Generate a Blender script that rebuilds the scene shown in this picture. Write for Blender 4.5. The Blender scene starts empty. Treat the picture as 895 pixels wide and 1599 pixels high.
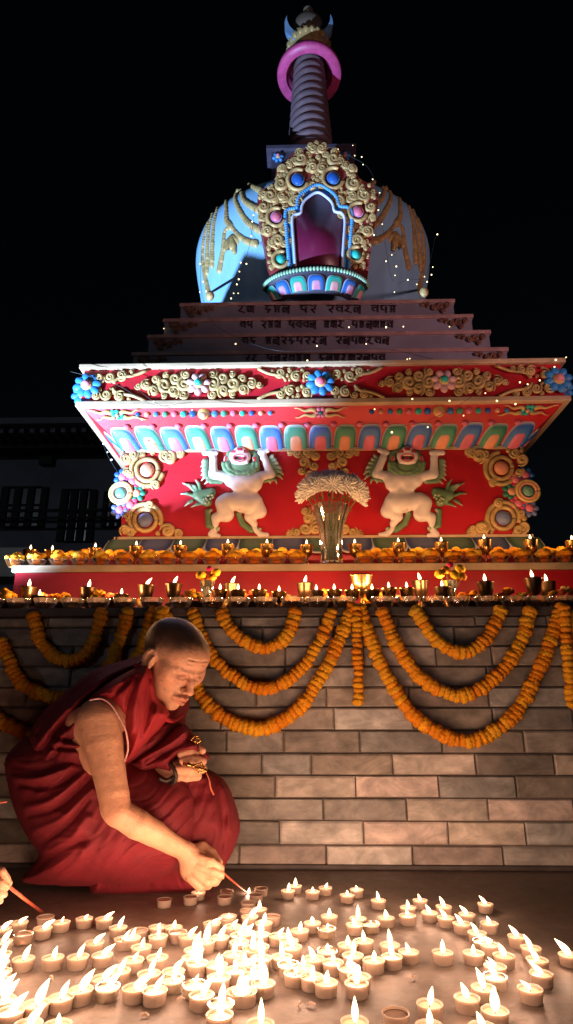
import bpy, bmesh, math, random
import numpy as np
from mathutils import Vector, Matrix
random.seed(7); rng = np.random.default_rng(7)
PI = math.pi
sc = bpy.context.scene
COL = bpy.context.scene.collection
# ------------------------------------------------------------------ camera
FPX, PITCH, YAW = 950.0, math.radians(18), math.radians(1.4)
CAM = np.array([-0.10, 0.0, 0.42])
_F = np.array([-math.sin(YAW)*math.cos(PITCH), math.cos(YAW)*math.cos(PITCH), math.sin(PITCH)])
_R = np.array([math.cos(YAW), math.sin(YAW), 0.0])
_U = np.cross(_R, _F)
def ray(px, py):
    px = np.asarray(px, float); py = np.asarray(py, float)
    return _F + _R*((px-447.5)/FPX)[..., None] - _U*((py-799.5)/FPX)[..., None]
def at(px, py, Y):
    d = ray(px, py); Y = np.asarray(Y, float)
    return CAM + d*(Y/d[..., 1])[..., None]
def onz(px, py, z):
    d = ray(px, py)
    return CAM + d*((z-CAM[2])/d[..., 2])[..., None]
cd = bpy.data.cameras.new('camera'); cam = bpy.data.objects.new('camera', cd); COL.objects.link(cam)
cd.sensor_fit = 'VERTICAL'; cd.sensor_height = 36.0; cd.lens = 36.0*FPX/1599.0
cd.clip_start = 0.02; cd.clip_end = 400
cam.location = CAM.tolist()
cam.matrix_world = Matrix(((_R[0], _U[0], -_F[0], CAM[0]), (_R[1], _U[1], -_F[1], CAM[1]), (_R[2], _U[2], -_F[2], CAM[2]), (0, 0, 0, 1)))
sc.camera = cam

# ------------------------------------------------------------------ materials
def new_mat(name):
    m = bpy.data.materials.new(name); m.use_nodes = True
    nt = m.node_tree; b = nt.nodes['Principled BSDF']
    return m, nt, b
def N(nt, t, **kw):
    n = nt.nodes.new(t)
    for k, v in kw.items():
        if k in n.inputs: n.inputs[k].default_value = v
        else: setattr(n, k, v)
    return n
def mat(name, col=(.5, .5, .5), rough=.5, metal=0, attr=False, var=.25, nscale=18, bump=.0, bscale=60, spec=.5, sheen=0, sss=0, streak=None, trans=0, coat=0):
    m, nt, b = new_mat(name); L = nt.links.new
    b.inputs['Roughness'].default_value = rough; b.inputs['Metallic'].default_value = metal
    b.inputs['Specular IOR Level'].default_value = spec
    if sheen:
        b.inputs['Sheen Weight'].default_value = sheen; b.inputs['Sheen Tint'].default_value = (col[0], col[1], col[2], 1)
    if coat: b.inputs['Coat Weight'].default_value = coat
    if sss:
        b.inputs['Subsurface Weight'].default_value = sss; b.inputs['Subsurface Radius'].default_value = (.012, .005, .003); b.inputs['Subsurface Scale'].default_value = .6
    if trans: b.inputs['Transmission Weight'].default_value = trans
    tc = N(nt, 'ShaderNodeTexCoord')
    nz = N(nt, 'ShaderNodeTexNoise'); nz.inputs['Scale'].default_value = nscale; nz.inputs['Detail'].default_value = 6
    if streak:
        mp = N(nt, 'ShaderNodeMapping'); mp.inputs['Scale'].default_value = streak; mp.inputs['Rotation'].default_value = (0, .5, 0)
        L(tc.outputs['Object'], mp.inputs['Vector']); L(mp.outputs[0], nz.inputs['Vector'])
    else: L(tc.outputs['Object'], nz.inputs['Vector'])
    mr = N(nt, 'ShaderNodeMapRange'); mr.inputs['From Min'].default_value = .3; mr.inputs['From Max'].default_value = .7
    mr.inputs['To Min'].default_value = 1-var; mr.inputs['To Max'].default_value = 1+var*.6
    L(nz.outputs['Fac'], mr.inputs['Value'])
    mx = N(nt, 'ShaderNodeVectorMath', operation='SCALE')
    if attr:
        a = N(nt, 'ShaderNodeAttribute'); a.attribute_name = 'Col'; L(a.outputs['Color'], mx.inputs[0])
    else: mx.inputs[0].default_value = col
    L(mr.outputs[0], mx.inputs['Scale']); L(mx.outputs[0], b.inputs['Base Color'])
    if bump:
        n2 = N(nt, 'ShaderNodeTexNoise'); n2.inputs['Scale'].default_value = bscale; n2.inputs['Detail'].default_value = 5
        L(tc.outputs['Object'], n2.inputs['Vector'])
        bp = N(nt, 'ShaderNodeBump'); bp.inputs['Strength'].default_value = bump; bp.inputs['Distance'].default_value = .004
        L(n2.outputs['Fac'], bp.inputs['Height']); L(bp.outputs[0], b.inputs['Normal'])
    return m
def glass(name, col=(.95, .97, .96), rough=.04, solid=.0):
    m, nt, b = new_mat(name)
    # thin clear glass: mostly see-through with a bright gloss and lamp light passing it
    L = nt.links.new; nt.nodes.remove(b)
    out = nt.nodes['Material Output']
    tr = N(nt, 'ShaderNodeBsdfTransparent'); tr.inputs[0].default_value = (*col, 1)
    gl = N(nt, 'ShaderNodeBsdfGlossy'); gl.inputs['Roughness'].default_value = rough; gl.inputs[0].default_value = (1, 1, 1, 1)
    df = N(nt, 'ShaderNodeBsdfTranslucent'); df.inputs[0].default_value = (*col, 1)
    fr = N(nt, 'ShaderNodeFresnel'); fr.inputs['IOR'].default_value = 1.6
    mx = N(nt, 'ShaderNodeMixShader'); L(fr.outputs[0], mx.inputs[0]); L(tr.outputs[0], mx.inputs[1]); L(gl.outputs[0], mx.inputs[2])
    m2 = N(nt, 'ShaderNodeMixShader'); m2.inputs[0].default_value = solid; L(mx.outputs[0], m2.inputs[1]); L(df.outputs[0], m2.inputs[2])
    L(m2.outputs[0], out.inputs['Surface'])
    return m
def flame_mat():
    m, nt, b = new_mat('flame'); L = nt.links.new; nt.nodes.remove(b); out = nt.nodes['Material Output']
    lw = N(nt, 'ShaderNodeLayerWeight'); lw.inputs['Blend'].default_value = .5
    cr = N(nt, 'ShaderNodeValToRGB'); cr.color_ramp.elements[0].position = .0; cr.color_ramp.elements[0].color = (1, .80, .50, 1)
    cr.color_ramp.elements[1].position = .95; cr.color_ramp.elements[1].color = (.35, .12, .03, 1)
    e2 = cr.color_ramp.elements.new(.55); e2.color = (1, .66, .3, 1)
    L(lw.outputs['Facing'], cr.inputs[0])
    em = N(nt, 'ShaderNodeEmission'); em.inputs['Strength'].default_value = 3.4; L(cr.outputs[0], em.inputs[0])
    tr = N(nt, 'ShaderNodeBsdfTransparent'); ad = N(nt, 'ShaderNodeAddShader'); L(em.outputs[0], ad.inputs[0]); L(tr.outputs[0], ad.inputs[1])
    L(ad.outputs[0], out.inputs['Surface'])
    try: m.cycles.emission_sampling = 'NONE'
    except Exception: pass
    return m
def emit(name, col, s):
    m, nt, b = new_mat(name); b.inputs['Base Color'].default_value = (*col, 1)
    b.inputs['Emission Color'].default_value = (*col, 1); b.inputs['Emission Strength'].default_value = s
    try: m.cycles.emission_sampling = 'NONE'
    except Exception: pass
    return m
def cup_mat():
    m, nt, b = new_mat('cup_plastic'); L = nt.links.new; out = nt.nodes['Material Output']
    b.inputs['Base Color'].default_value = (.52, .43, .37, 1); b.inputs['Roughness'].default_value = .35
    t = N(nt, 'ShaderNodeBsdfTranslucent'); t.inputs[0].default_value = (.60, .47, .37, 1)
    mx = N(nt, 'ShaderNodeMixShader'); mx.inputs[0].default_value = .58
    L(b.outputs[0], mx.inputs[1]); L(t.outputs[0], mx.inputs[2]); L(mx.outputs[0], out.inputs['Surface'])
    return m
M = {}
M['paint'] = mat('painted_relief', attr=True, rough=.48, var=.22, nscale=9, bump=.25, bscale=70)
M['gold'] = mat('gold_paint', (.54, .37, .15), rough=.5, var=.4, nscale=25, bump=.3, bscale=90, metal=.15)
M['red'] = mat('red_paint', (.46, .012, .022), rough=.42, var=.22, nscale=5, bump=.15, bscale=40)
M['cream'] = mat('cream_trim', (.52, .38, .24), rough=.5, var=.3, nscale=8, bump=.2)
M['dome'] = mat('pale_blue_limewash', (.29, .56, .82), rough=.6, var=.10, nscale=5, bump=.2, bscale=30, streak=(3, 3, .6))
M['slate'] = mat('step_paint', (.25, .23, .30), rough=.55, var=.3, nscale=4, bump=.2)
M['maroon'] = mat('maroon_letters', (.05, .012, .016), rough=.6)
M['brick'] = mat('stone_brick', attr=True, rough=.62, var=.3, nscale=2.2, bump=.6, bscale=38, streak=(9, 9, 11))
def veins(m):
    nt = m.node_tree; b = nt.nodes['Principled BSDF']; L = nt.links.new; src = b.inputs['Base Color'].links[0].from_socket
    tc = N(nt, 'ShaderNodeTexCoord'); mp = N(nt, 'ShaderNodeMapping'); mp.inputs['Rotation'].default_value = (0, .9, 0); mp.inputs['Scale'].default_value = (5, 5, 10)
    nz = N(nt, 'ShaderNodeTexNoise'); nz.inputs['Scale'].default_value = 1.6; nz.inputs['Detail'].default_value = 9; nz.inputs['Roughness'].default_value = .72; nz.inputs['Distortion'].default_value = 1.2
    L(tc.outputs['Object'], mp.inputs[0]); L(mp.outputs[0], nz.inputs['Vector'])
    mr = N(nt, 'ShaderNodeMapRange'); mr.inputs['From Min'].default_value = .38; mr.inputs['From Max'].default_value = .62; mr.inputs['To Min'].default_value = .72; mr.inputs['To Max'].default_value = 1.22
    n2 = N(nt, 'ShaderNodeTexNoise'); n2.inputs['Scale'].default_value = 4; n2.inputs['Detail'].default_value = 7; L(tc.outputs['Object'], n2.inputs['Vector'])
    m2 = N(nt, 'ShaderNodeMapRange'); m2.inputs['From Min'].default_value = .35; m2.inputs['From Max'].default_value = .65; m2.inputs['To Min'].default_value = .75; m2.inputs['To Max'].default_value = 1.15
    L(nz.outputs['Fac'], mr.inputs[0]); L(n2.outputs['Fac'], m2.inputs[0]); mu = N(nt, 'ShaderNodeMath', operation='MULTIPLY'); L(mr.outputs[0], mu.inputs[0]); L(m2.outputs[0], mu.inputs[1])
    sc_ = N(nt, 'ShaderNodeVectorMath', operation='SCALE'); L(src, sc_.inputs[0]); L(mu.outputs[0], sc_.inputs['Scale']); L(sc_.outputs[0], b.inputs['Base Color'])
veins(M['brick'])
M['mortar'] = mat('mortar', (.19, .15, .125), rough=.9, bump=.5, bscale=120)
M['coping'] = mat('coping_stone', (.075, .06, .055), rough=.6, bump=.5, bscale=60, var=.4)
M['marigold'] = mat('marigold_petals', attr=True, rough=.75, var=.15, nscale=60, bump=.0, spec=.2)
M['brass'] = mat('brass', (.62, .38, .13), rough=.24, metal=1, var=.35, nscale=30)
M['darkbrass'] = mat('tarnished_brass', (.20, .12, .06), rough=.32, metal=.9, var=.4, nscale=30)
M['glass'] = glass('bowl_glass', (.95, .85, .74), .05, .13)
M['crystal'] = glass('crystal_glass', (.86, .88, .84), .08, .20)
M['cup'] = cup_mat()
M['wax'] = mat('candle_wax', (.50, .41, .28), rough=.3, var=.08, nscale=80, sss=.0)
M['wax_dull'] = mat('solid_wax', (.62, .44, .34), rough=.35, var=.2, nscale=60)
M['wick'] = mat('burnt_wick', (.02, .015, .01), rough=.9)
M['flame'] = flame_mat()
M['bulb'] = emit('warm_bulb', (1, .74, .36), 2.6)
M['bulbw'] = emit('cool_bulb', (.8, .9, 1), 3.5)
M['wire'] = mat('dark_wire', (.02, .025, .03), rough=.5)
M['petalw'] = mat('flower_petals', attr=True, rough=.6, var=.1, nscale=40)
M['leaf'] = mat('leaf_green', (.05, .10, .02), rough=.5, var=.4, nscale=60)
M['skin'] = mat('skin', attr=True, rough=.5, var=.13, nscale=40, bump=.4, bscale=190, sss=.06, spec=.4)
M['robe'] = mat('crimson_robe', (.165, .005, .013), rough=.78, var=.18, nscale=14, bump=.45, bscale=60, sheen=.25)
M['robe2'] = mat('bright_crimson_cloth', (.29, .008, .017), rough=.75, var=.16, nscale=14, bump=.4, bscale=60, sheen=.25)
M['robe3'] = mat('maroon_shawl', (.16, .005, .013), rough=.8, var=.2, nscale=14, bump=.45, bscale=60, sheen=.3)
M['pipe'] = mat('pink_piping', (.70, .36, .34), rough=.6)
M['beads'] = mat('dark_wood_beads', (.03, .02, .015), rough=.3)
M['stick'] = mat('incense_stick', (.50, .10, .05), rough=.6, var=.3, nscale=80)
M['plaster'] = mat('dark_plaster', (.22, .24, .30), rough=.8, var=.3, nscale=1.2)
M['plaster2'] = mat('roof_dark', (.03, .03, .035), rough=.8)
M['window'] = mat('window_dark', (.02, .02, .03), rough=.2)
M['teal'] = mat('teal_plaster', (.35, .50, .45), rough=.8, var=.2, nscale=3)
# ------------------------------------------------------------------ mesh builder (world coordinates)
class MB:
    def __init__(s): s.v = []; s.c = []; s.f = []; s.n = 0
    def add(s, v, f, col=(.5, .5, .5)):
        v = np.asarray(v, float).reshape(-1, 3); col = np.asarray(col, float)
        if col.ndim == 1: col = np.tile(col, (len(v), 1))
        s.v.append(v); s.c.append(col)
        if isinstance(f, np.ndarray): f = f.tolist()
        o = s.n
        s.f += [tuple(i+o for i in q) for q in f]; s.n += len(v); return s
    def box(s, x0, x1, y0, y1, z0, z1, col=(.5, .5, .5)):
        v = [(x, y, z) for z in (z0, z1) for y in (y0, y1) for x in (x0, x1)]
        return s.add(v, [(0, 2, 3, 1), (4, 5, 7, 6), (0, 1, 5, 4), (2, 6, 7, 3), (0, 4, 6, 2), (1, 3, 7, 5)], col)
    def grid(s, P, col=(.5, .5, .5), closeu=False, closev=False):
        P = np.asarray(P, float); a, b = P.shape[:2]
        I = np.arange(a*b).reshape(a, b)
        if closeu: I = np.vstack([I, I[:1]])
        if closev: I = np.hstack([I, I[:, :1]])
        f = np.stack([I[:-1, :-1], I[:-1, 1:], I[1:, 1:], I[1:, :-1]], -1).reshape(-1, 4)
        c = np.asarray(col, float)
        if c.ndim == 3: c = c.reshape(-1, 3)
        return s.add(P.reshape(-1, 3), f, c)
    def lathe(s, prof, c, n=24, col=(.5, .5, .5), cap=True, sy=1.0, mod=None):
        a = np.arange(n)*2*PI/n; prof = np.asarray(prof, float)
        r = prof[:, 0][:, None]*(np.ones((1, n)) if mod is None else mod(a)[None])
        P = np.stack([c[0]+r*np.cos(a), c[1]+sy*r*np.sin(a), c[2]+prof[:, 1][:, None]+0*r], -1)
        s.grid(P[:, ::-1], col if np.ndim(col) == 1 else np.repeat(np.asarray(col)[:, None], n, 1), closev=True)
        if cap:
            o = s.n-len(prof)*n
            s.f.append(tuple(o+i for i in range(n))); s.f.append(tuple(o+(len(prof)-1)*n+i for i in range(n))[::-1])
        return s
    def tube(s, path, r, n=8, col=(.5, .5, .5), cap=True, flat=None, up=None):
        P = np.asarray(path, float); m = len(P); r = np.broadcast_to(np.asarray(r, float), (m,))
        T = np.gradient(P, axis=0); T /= np.linalg.norm(T, axis=1, keepdims=True)+1e-12
        if up is None:
            u = np.array([0, 0, 1.]) if abs(T[0][2]) < .9 else np.array([1., 0, 0])
            A = [];
            for t in T:
                u = u-t*np.dot(u, t); u /= np.linalg.norm(u)+1e-12; A.append(u)
            A = np.array(A); B = np.cross(T, A)
        else:
            B = np.tile(np.asarray(up, float), (m, 1)); A = np.cross(B, T); A /= np.linalg.norm(A, axis=1, keepdims=True)+1e-12
        a = np.arange(n)*2*PI/n; fl = 1.0 if flat is None else flat
        V = P[:, None]+r[:, None, None]*(np.cos(a)[None, :, None]*A[:, None]+fl*np.sin(a)[None, :, None]*B[:, None])
        cc = col if np.ndim(col) == 1 else np.repeat(np.asarray(col)[:, None], n, 1)
        s.grid(V, cc, closev=True)
        if cap:
            o = s.n-m*n
            s.f.append(tuple(o+i for i in range(n))[::-1]); s.f.append(tuple(o+(m-1)*n+i for i in range(n)))
        return s
    def ball(s, c, r, n=12, m=8, col=(.5, .5, .5), R=None):
        r = np.broadcast_to(np.asarray(r, float), (3,))
        th = np.linspace(0.001, PI-.001, m); a = np.arange(n)*2*PI/n
        V = np.stack([np.sin(th)[:, None]*np.cos(a), np.sin(th)[:, None]*np.sin(a), np.cos(th)[:, None]+0*a], -1)*r
        if R is not None: V = V@np.asarray(R).T
        cc = col if np.ndim(col) == 1 else np.repeat(np.asarray(col)[:, None], n, 1)
        return s.grid(V+np.asarray(c), cc, closev=True)
    def prism(s, P0, off, col=(.5, .5, .5)):
        P0 = np.asarray(P0, float); n = len(P0); P1 = P0+np.asarray(off)
        f = [tuple(range(n))[::-1], tuple(range(n, 2*n))]+[(i, (i+1) % n, n+(i+1) % n, n+i) for i in range(n)]
        return s.add(np.vstack([P0, P1]), f, col)
    def build(s, name, m, parent=None, smooth=True, origin=None, bevel=0):
        me = bpy.data.meshes.new(name)
        v = np.vstack(s.v)
        if parent is not None: org = np.array(parent['_o'])
        elif origin is not None: org = np.asarray(origin, float)
        else:
            org = np.array([(v[:, 0].min()+v[:, 0].max())/2, (v[:, 1].min()+v[:, 1].max())/2, v[:, 2].min()])
        me.from_pydata((v-org).tolist(), [], s.f)
        ca = me.color_attributes.new('Col', 'FLOAT_COLOR', 'POINT')
        c = np.ones((len(v), 4), np.float32); c[:, :3] = np.vstack(s.c); ca.data.foreach_set('color', c.ravel())
        me.polygons.foreach_set('use_smooth', [smooth]*len(me.polygons))
        me.materials.append(m); me.update()
        o = bpy.data.objects.new(name, me); COL.objects.link(o); o['_o'] = org.tolist()
        if parent is not None: o.parent = parent
        else: o.location = org.tolist()
        if bevel:
            b = o.modifiers.new('bevel', 'BEVEL'); b.width = bevel; b.segments = 2; b.limit_method = 'ANGLE'
        return o
def tag(o, label=None, cat=None, group=None, kind=None):
    if label: o['label'] = label
    if cat: o['category'] = cat
    if group: o['group'] = group
    if kind: o['kind'] = kind
    return o
def thing(name, label, cat, loc, group=None):
    o = bpy.data.objects.new(name, None); COL.objects.link(o); o.location = tuple(float(x) for x in loc); o['_o'] = [float(x) for x in loc]
    o.empty_display_size = .05
    return tag(o, label, cat, group)
def copy_tree(o, parent=None):
    c = o.copy(); COL.objects.link(c); c.parent = parent
    for ch in list(o.children): copy_tree(ch, c)
    return c
def lamp(parent, p, W, r=.012, col=(1, .56, .355)):
    key = ('pl', W, r, col)
    if key not in M:
        l = bpy.data.lights.new('flame_glow', 'POINT'); l.energy = W; l.shadow_soft_size = r; l.color = col; M[key] = l
    o = bpy.data.objects.new('flame_glow', M[key]); COL.objects.link(o)
    if parent is not None: o.parent = parent; p = np.asarray(p, float)-np.array(parent['_o'])
    o.location = tuple(float(x) for x in p); return o
ORD = ['first', 'second', 'third', 'fourth', 'fifth', 'sixth', 'seventh', 'eighth', 'ninth', 'tenth', 'eleventh', 'twelfth', 'thirteenth', 'fourteenth', 'fifteenth', 'sixteenth', 'seventeenth', 'eighteenth', 'nineteenth', 'twentieth', 'twenty-first', 'twenty-second', 'twenty-third', 'twenty-fourth', 'twenty-fifth', 'twenty-sixth', 'twenty-seventh', 'twenty-eighth']
def smooth_path(pts, n):
    P = np.asarray(pts, float); k = len(P)
    Q = np.vstack([2*P[0]-P[1], P, 2*P[-1]-P[-2]]); out = []
    for i in range(k-1):
        p0, p1, p2, p3 = Q[i:i+4]
        t = np.linspace(0, 1, 12, endpoint=(i == k-2))[:, None]
        out.append(.5*((2*p1)+(-p0+p2)*t+(2*p0-5*p1+4*p2-p3)*t*t+(-p0+3*p1-3*p2+p3)*t**3))
    S = np.vstack(out); d = np.r_[0, np.cumsum(np.linalg.norm(np.diff(S, axis=0), axis=1))]
    u = np.linspace(0, d[-1], n)
    return np.stack([np.interp(u, d, S[:, i]) for i in range(P.shape[1])], -1)
def inpoly(px, py, poly):
    px = np.asarray(px, float); py = np.asarray(py, float); r = np.zeros(px.shape, bool); n = len(poly)
    for i in range(n):
        x1, y1 = poly[i]; x2, y2 = poly[(i+1) % n]
        if y1 == y2: continue
        c = ((y1 > py) != (y2 > py)) & (px < (x2-x1)*(py-y1)/(y2-y1)+x1)
        r ^= c
    return r
def segdist(px, py, pts, closed=False):
    d = np.full(np.broadcast(px, py).shape, 1e9); n = len(pts)
    for i in range(n if closed else n-1):
        x1, y1 = pts[i]; x2, y2 = pts[(i+1) % n]; L2 = (x2-x1)**2+(y2-y1)**2+1e-9
        t = np.clip(((px-x1)*(x2-x1)+(py-y1)*(y2-y1))/L2, 0, 1)
        d = np.minimum(d, np.hypot(px-x1-t*(x2-x1), py-y1-t*(y2-y1)))
    return d
def polysd(px, py, poly):
    d = segdist(px, py, poly, True); return np.where(inpoly(px, py, poly), d, -d)
# ------------------------------------------------------------------ surface nets
def surfnet(F):
    S = F < 0
    nx, ny, nz = F.shape
    cnt = np.zeros((nx-1, ny-1, nz-1)); acc = np.zeros((nx-1, ny-1, nz-1, 3))
    idx = [(i, j, k) for i in (0, 1) for j in (0, 1) for k in (0, 1)]
    sl = lambda o: F[o[0]:nx-1+o[0], o[1]:ny-1+o[1], o[2]:nz-1+o[2]]
    ss = lambda o: S[o[0]:nx-1+o[0], o[1]:ny-1+o[1], o[2]:nz-1+o[2]]
    for a in range(8):
        for ax in range(3):
            o = idx[a]
            if o[ax]: continue
            p = list(o); p[ax] = 1; p = tuple(p)
            m = ss(o) != ss(p)
            fa, fb = sl(o), sl(p)
            ii = np.nonzero(m); t = fa[ii]/(fa[ii]-fb[ii])
            v = np.tile(np.array(o, float), (len(t), 1)); v[:, ax] = t
            acc[ii] += v; cnt[ii] += 1
    act = cnt > 0; ids = np.full(act.shape, -1); ids[act] = np.arange(act.sum())
    c = np.argwhere(act); V = c+acc[act]/cnt[act][:, None]
    quads = []
    for ax in range(3):
        u, w = [(1, 2), (2, 0), (0, 1)][ax]
        a = [slice(None)]*3; b = [slice(None)]*3
        a[ax] = slice(0, -1); b[ax] = slice(1, None)
        for q in (u, w): a[q] = slice(1, -1); b[q] = slice(1, -1)
        ma = S[tuple(a)] & ~S[tuple(b)]; mb = ~S[tuple(a)] & S[tuple(b)]
        for m, flip in ((ma, 0), (mb, 1)):
            g = np.argwhere(m)
            if len(g) == 0: continue
            g[:, u] += 1; g[:, w] += 1
            du = np.zeros(3, int); du[u] = 1; dw = np.zeros(3, int); dw[w] = 1
            A = ids[tuple((g-du-dw).T)]; B = ids[tuple((g-dw).T)]; Cc = ids[tuple(g.T)]; D = ids[tuple((g-du).T)]
            quads.append(np.stack([A, B, Cc, D] if not flip else [D, Cc, B, A], -1))
    return V, np.vstack(quads)
class SDF:
    def __init__(s, lo, hi, res):
        s.lo = np.asarray(lo, float); s.res = res; s.n = [int((b-a)/res)+1 for a, b in zip(lo, hi)]
        s.ax = [s.lo[i]+res*np.arange(s.n[i]) for i in range(3)]; s.F = np.full(s.n, 50.0, np.float32)
    def _blk(s, lo, hi):
        sl = []
        for i in range(3):
            a = max(0, int((lo[i]-s.lo[i])/s.res)); b = min(s.n[i], int((hi[i]-s.lo[i])/s.res)+2)
            if b <= a: return None, None
            sl.append(slice(a, b))
        g = np.meshgrid(*[s.ax[i][sl[i]] for i in range(3)], indexing='ij')
        return tuple(sl), np.stack(g, -1)
    def _mix(s, sl, d, k, sub):
        a = s.F[sl]
        if sub: d = -d; k_ = k; h = np.clip(.5-.5*(d-a)/-k_ if False else .5+.5*(d-a)/k_, 0, 1); s.F[sl] = a*(1-h)+d*h+k_*h*(1-h)
        else: h = np.clip(.5+.5*(a-d)/k, 0, 1); s.F[sl] = a*(1-h)+d*h-k*h*(1-h)
    def cap(s, a, b, ra, rb=None, k=4, sub=False):
        a = np.asarray(a, float); b = np.asarray(b, float); rb = ra if rb is None else rb; m = max(ra, rb)+k+s.res*2+2
        sl, P = s._blk(np.minimum(a, b)-m, np.maximum(a, b)+m)
        if sl is None: return s
        ab = b-a; t = np.clip(((P-a)@ab)/(ab@ab+1e-9), 0, 1)
        d = np.linalg.norm(P-a-t[..., None]*ab, axis=-1)-(ra+(rb-ra)*t)
        s._mix(sl, d, k, sub); return s
    def ell(s, c, r, k=4, sub=False, R=None):
        c = np.asarray(c, float); r = np.asarray(r, float); m = (r if R is None else np.full(3, r.max()))+k+s.res*2+2
        sl, P = s._blk(c-m, c+m)
        if sl is None: return s
        q = P-c
        if R is not None: q = q@np.asarray(R)
        k0 = np.linalg.norm(q/r, axis=-1); k1 = np.linalg.norm(q/(r*r), axis=-1)+1e-9
        s._mix(sl, k0*(k0-1)/k1, k, sub); return s
    def chain(s, pts, k=4, sub=False):
        for p, q in zip(pts[:-1], pts[1:]): s.cap(p[:3], q[:3], p[3], q[3], k, sub)
        return s
    def mesh(s):
        V, Q = surfnet(s.F); return V*s.res+s.lo, Q
def pxw(V, kk=650.0):            # photo-scaled modelling space (x right, y down, depth) to metres
    return at(V[:, 0], V[:, 1], V[:, 2]/kk)
# ------------------------------------------------------------------ stupa
DC = 3.75
def lvl(y, hw):
    t = math.atan((799.5-y)/FPX); e = PITCH+t; f = math.cos(t)/math.cos(e)
    a = hw*f/FPX; W = a*DC/(1+a); D = DC-W
    return W, D, CAM[2]+D*math.tan(e)
def zat(y, D): return CAM[2]+D*math.tan(PITCH+math.atan((799.5-y)/FPX))
stupa = thing('stupa', 'painted stupa with red base and pale blue dome behind the stone wall', 'stupa', (0, DC, 0))
BLUE = (.015, .10, .42); LBLUE = (.05, .20, .48); GREEN = (.015, .19, .12); LGREEN = (.06, .30, .19); PINK = (.66, .16, .24); PEACH = (.70, .31, .19); WHITE = (.58, .55, .54); TEAL = (.02, .42, .36)
GOLDC = (.60, .40, .14)
W3, D3, Z3b = lvl(840, 318); Z3t = zat(702, D3)
W2, D2, _ = lvl(885, 495); Z2t = zat(880, D2); Z2b = .66
WC, DCN, ZCb = lvl(627, 385); ZCt = zat(571, DCN)
def slab(W, z0, z1, name, m, bevel=.004, parent=None):
    return MB().box(-W, W, DC-W, DC+W, z0, z1).build(name, m, parent or stupa, smooth=False, bevel=bevel)
slab(W2-.012, Z2b, Z2t-.03, 'plinth', M['red'])
slab(W2, Z2t-.03, Z2t, 'plinth_cornice', M['cream'])
RS_Y = 2.60; RS_Z = 1.045
slab(DC-RS_Y, Z2t, RS_Z, 'plinth_step', M['red'])
slab(W3, RS_Z, Z3t, 'pedestal', M['red'])
# gold fillets above and below the relief panel
for z, w in ((Z3b-.006, .012), (Z3t-.012, .014)):
    mb = MB()
    for (a, b) in (((-W3-.012, D3-.012), (W3+.012, D3-.012)), ((-W3-.012, D3-.012), (-W3-.012, DC+W3)), ((W3+.012, D3-.012), (W3+.012, DC+W3))):
        x0, x1 = sorted((a[0], b[0])); y0, y1 = sorted((a[1], b[1]))
        mb.box(x0-.008 if x0 == x1 else x0, x1+.008 if x0 == x1 else x1, y0-.006, y1+.006, z, z+w)
    mb.build('gold_fillet', M['cream'], stupa, smooth=False)
# corbel flaring out beneath the cornice
def frus(mb, W0, z0, W1, z1, col=(.5, .5, .5)):
    v = [(-W0, DC-W0, z0), (W0, DC-W0, z0), (W0, DC+W0, z0), (-W0, DC+W0, z0), (-W1, DC-W1, z1), (W1, DC-W1, z1), (W1, DC+W1, z1), (-W1, DC+W1, z1)]
    mb.add(v, [(3, 2, 1, 0), (4, 5, 6, 7), (0, 1, 5, 4), (1, 2, 6, 5), (2, 3, 7, 6), (3, 0, 4, 7)], col)
mb = MB(); frus(mb, W3+.004, Z3t, WC-.012, ZCb); mb.build('corbel', M['red'], stupa, smooth=False)
slab(WC-.014, ZCb, ZCt-.001, 'cornice', M['red'])
slab(WC+.006, ZCt-.001, ZCt+.022, 'cornice_top', M['cream'])
slab(WC+.004, ZCb-.012, ZCb+.014, 'cornice_lower_band', M['cream'])
# mapping of surface frames : (u across, s along, h outwards) -> world, for each visible side
def side(P, k):
    P = np.asarray(P, float)
    if k == 0: return P
    q = P.copy(); dx = P[..., 0]; dy = P[..., 1]-DC
    if k == 1: q[..., 0] = -dy*-1*-1; q[..., 0] = dy; q[..., 1] = DC-dx   # left side (x negative)
    if k == 2: q[..., 0] = -dy; q[..., 1] = DC+dx
    return q
_sl = np.array([0, -(WC-W3), ZCb-Z3t]); SLL = np.linalg.norm(_sl); _sd = _sl/SLL; _sn = np.array([0, -_sd[2], _sd[1]]); _sn = _sn if _sn[1] < 0 else -_sn
def corbp(u, s, h):
    u = np.asarray(u, float); s = np.asarray(s, float); h = np.asarray(h, float)
    w = W3+(WC-W3)*s; wx = W3+(WC-W3)*s*.5
    return np.stack([u*wx, DC-w+0*u+_sn[1]*h, Z3t+s*(ZCb-Z3t)+_sn[2]*h+0*u], -1)
def corb(u, s, h):      # u: fraction of half width, s: 0..1 up the slope, h: proud metres
    u = np.asarray(u, float); s = np.asarray(s, float); h = np.asarray(h, float)
    w = W3+(WC-W3)*s
    return np.stack([u*w, DC-w+0*u+_sn[1]*h, Z3t+s*(ZCb-Z3t)+_sn[2]*h+0*u], -1)
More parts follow.
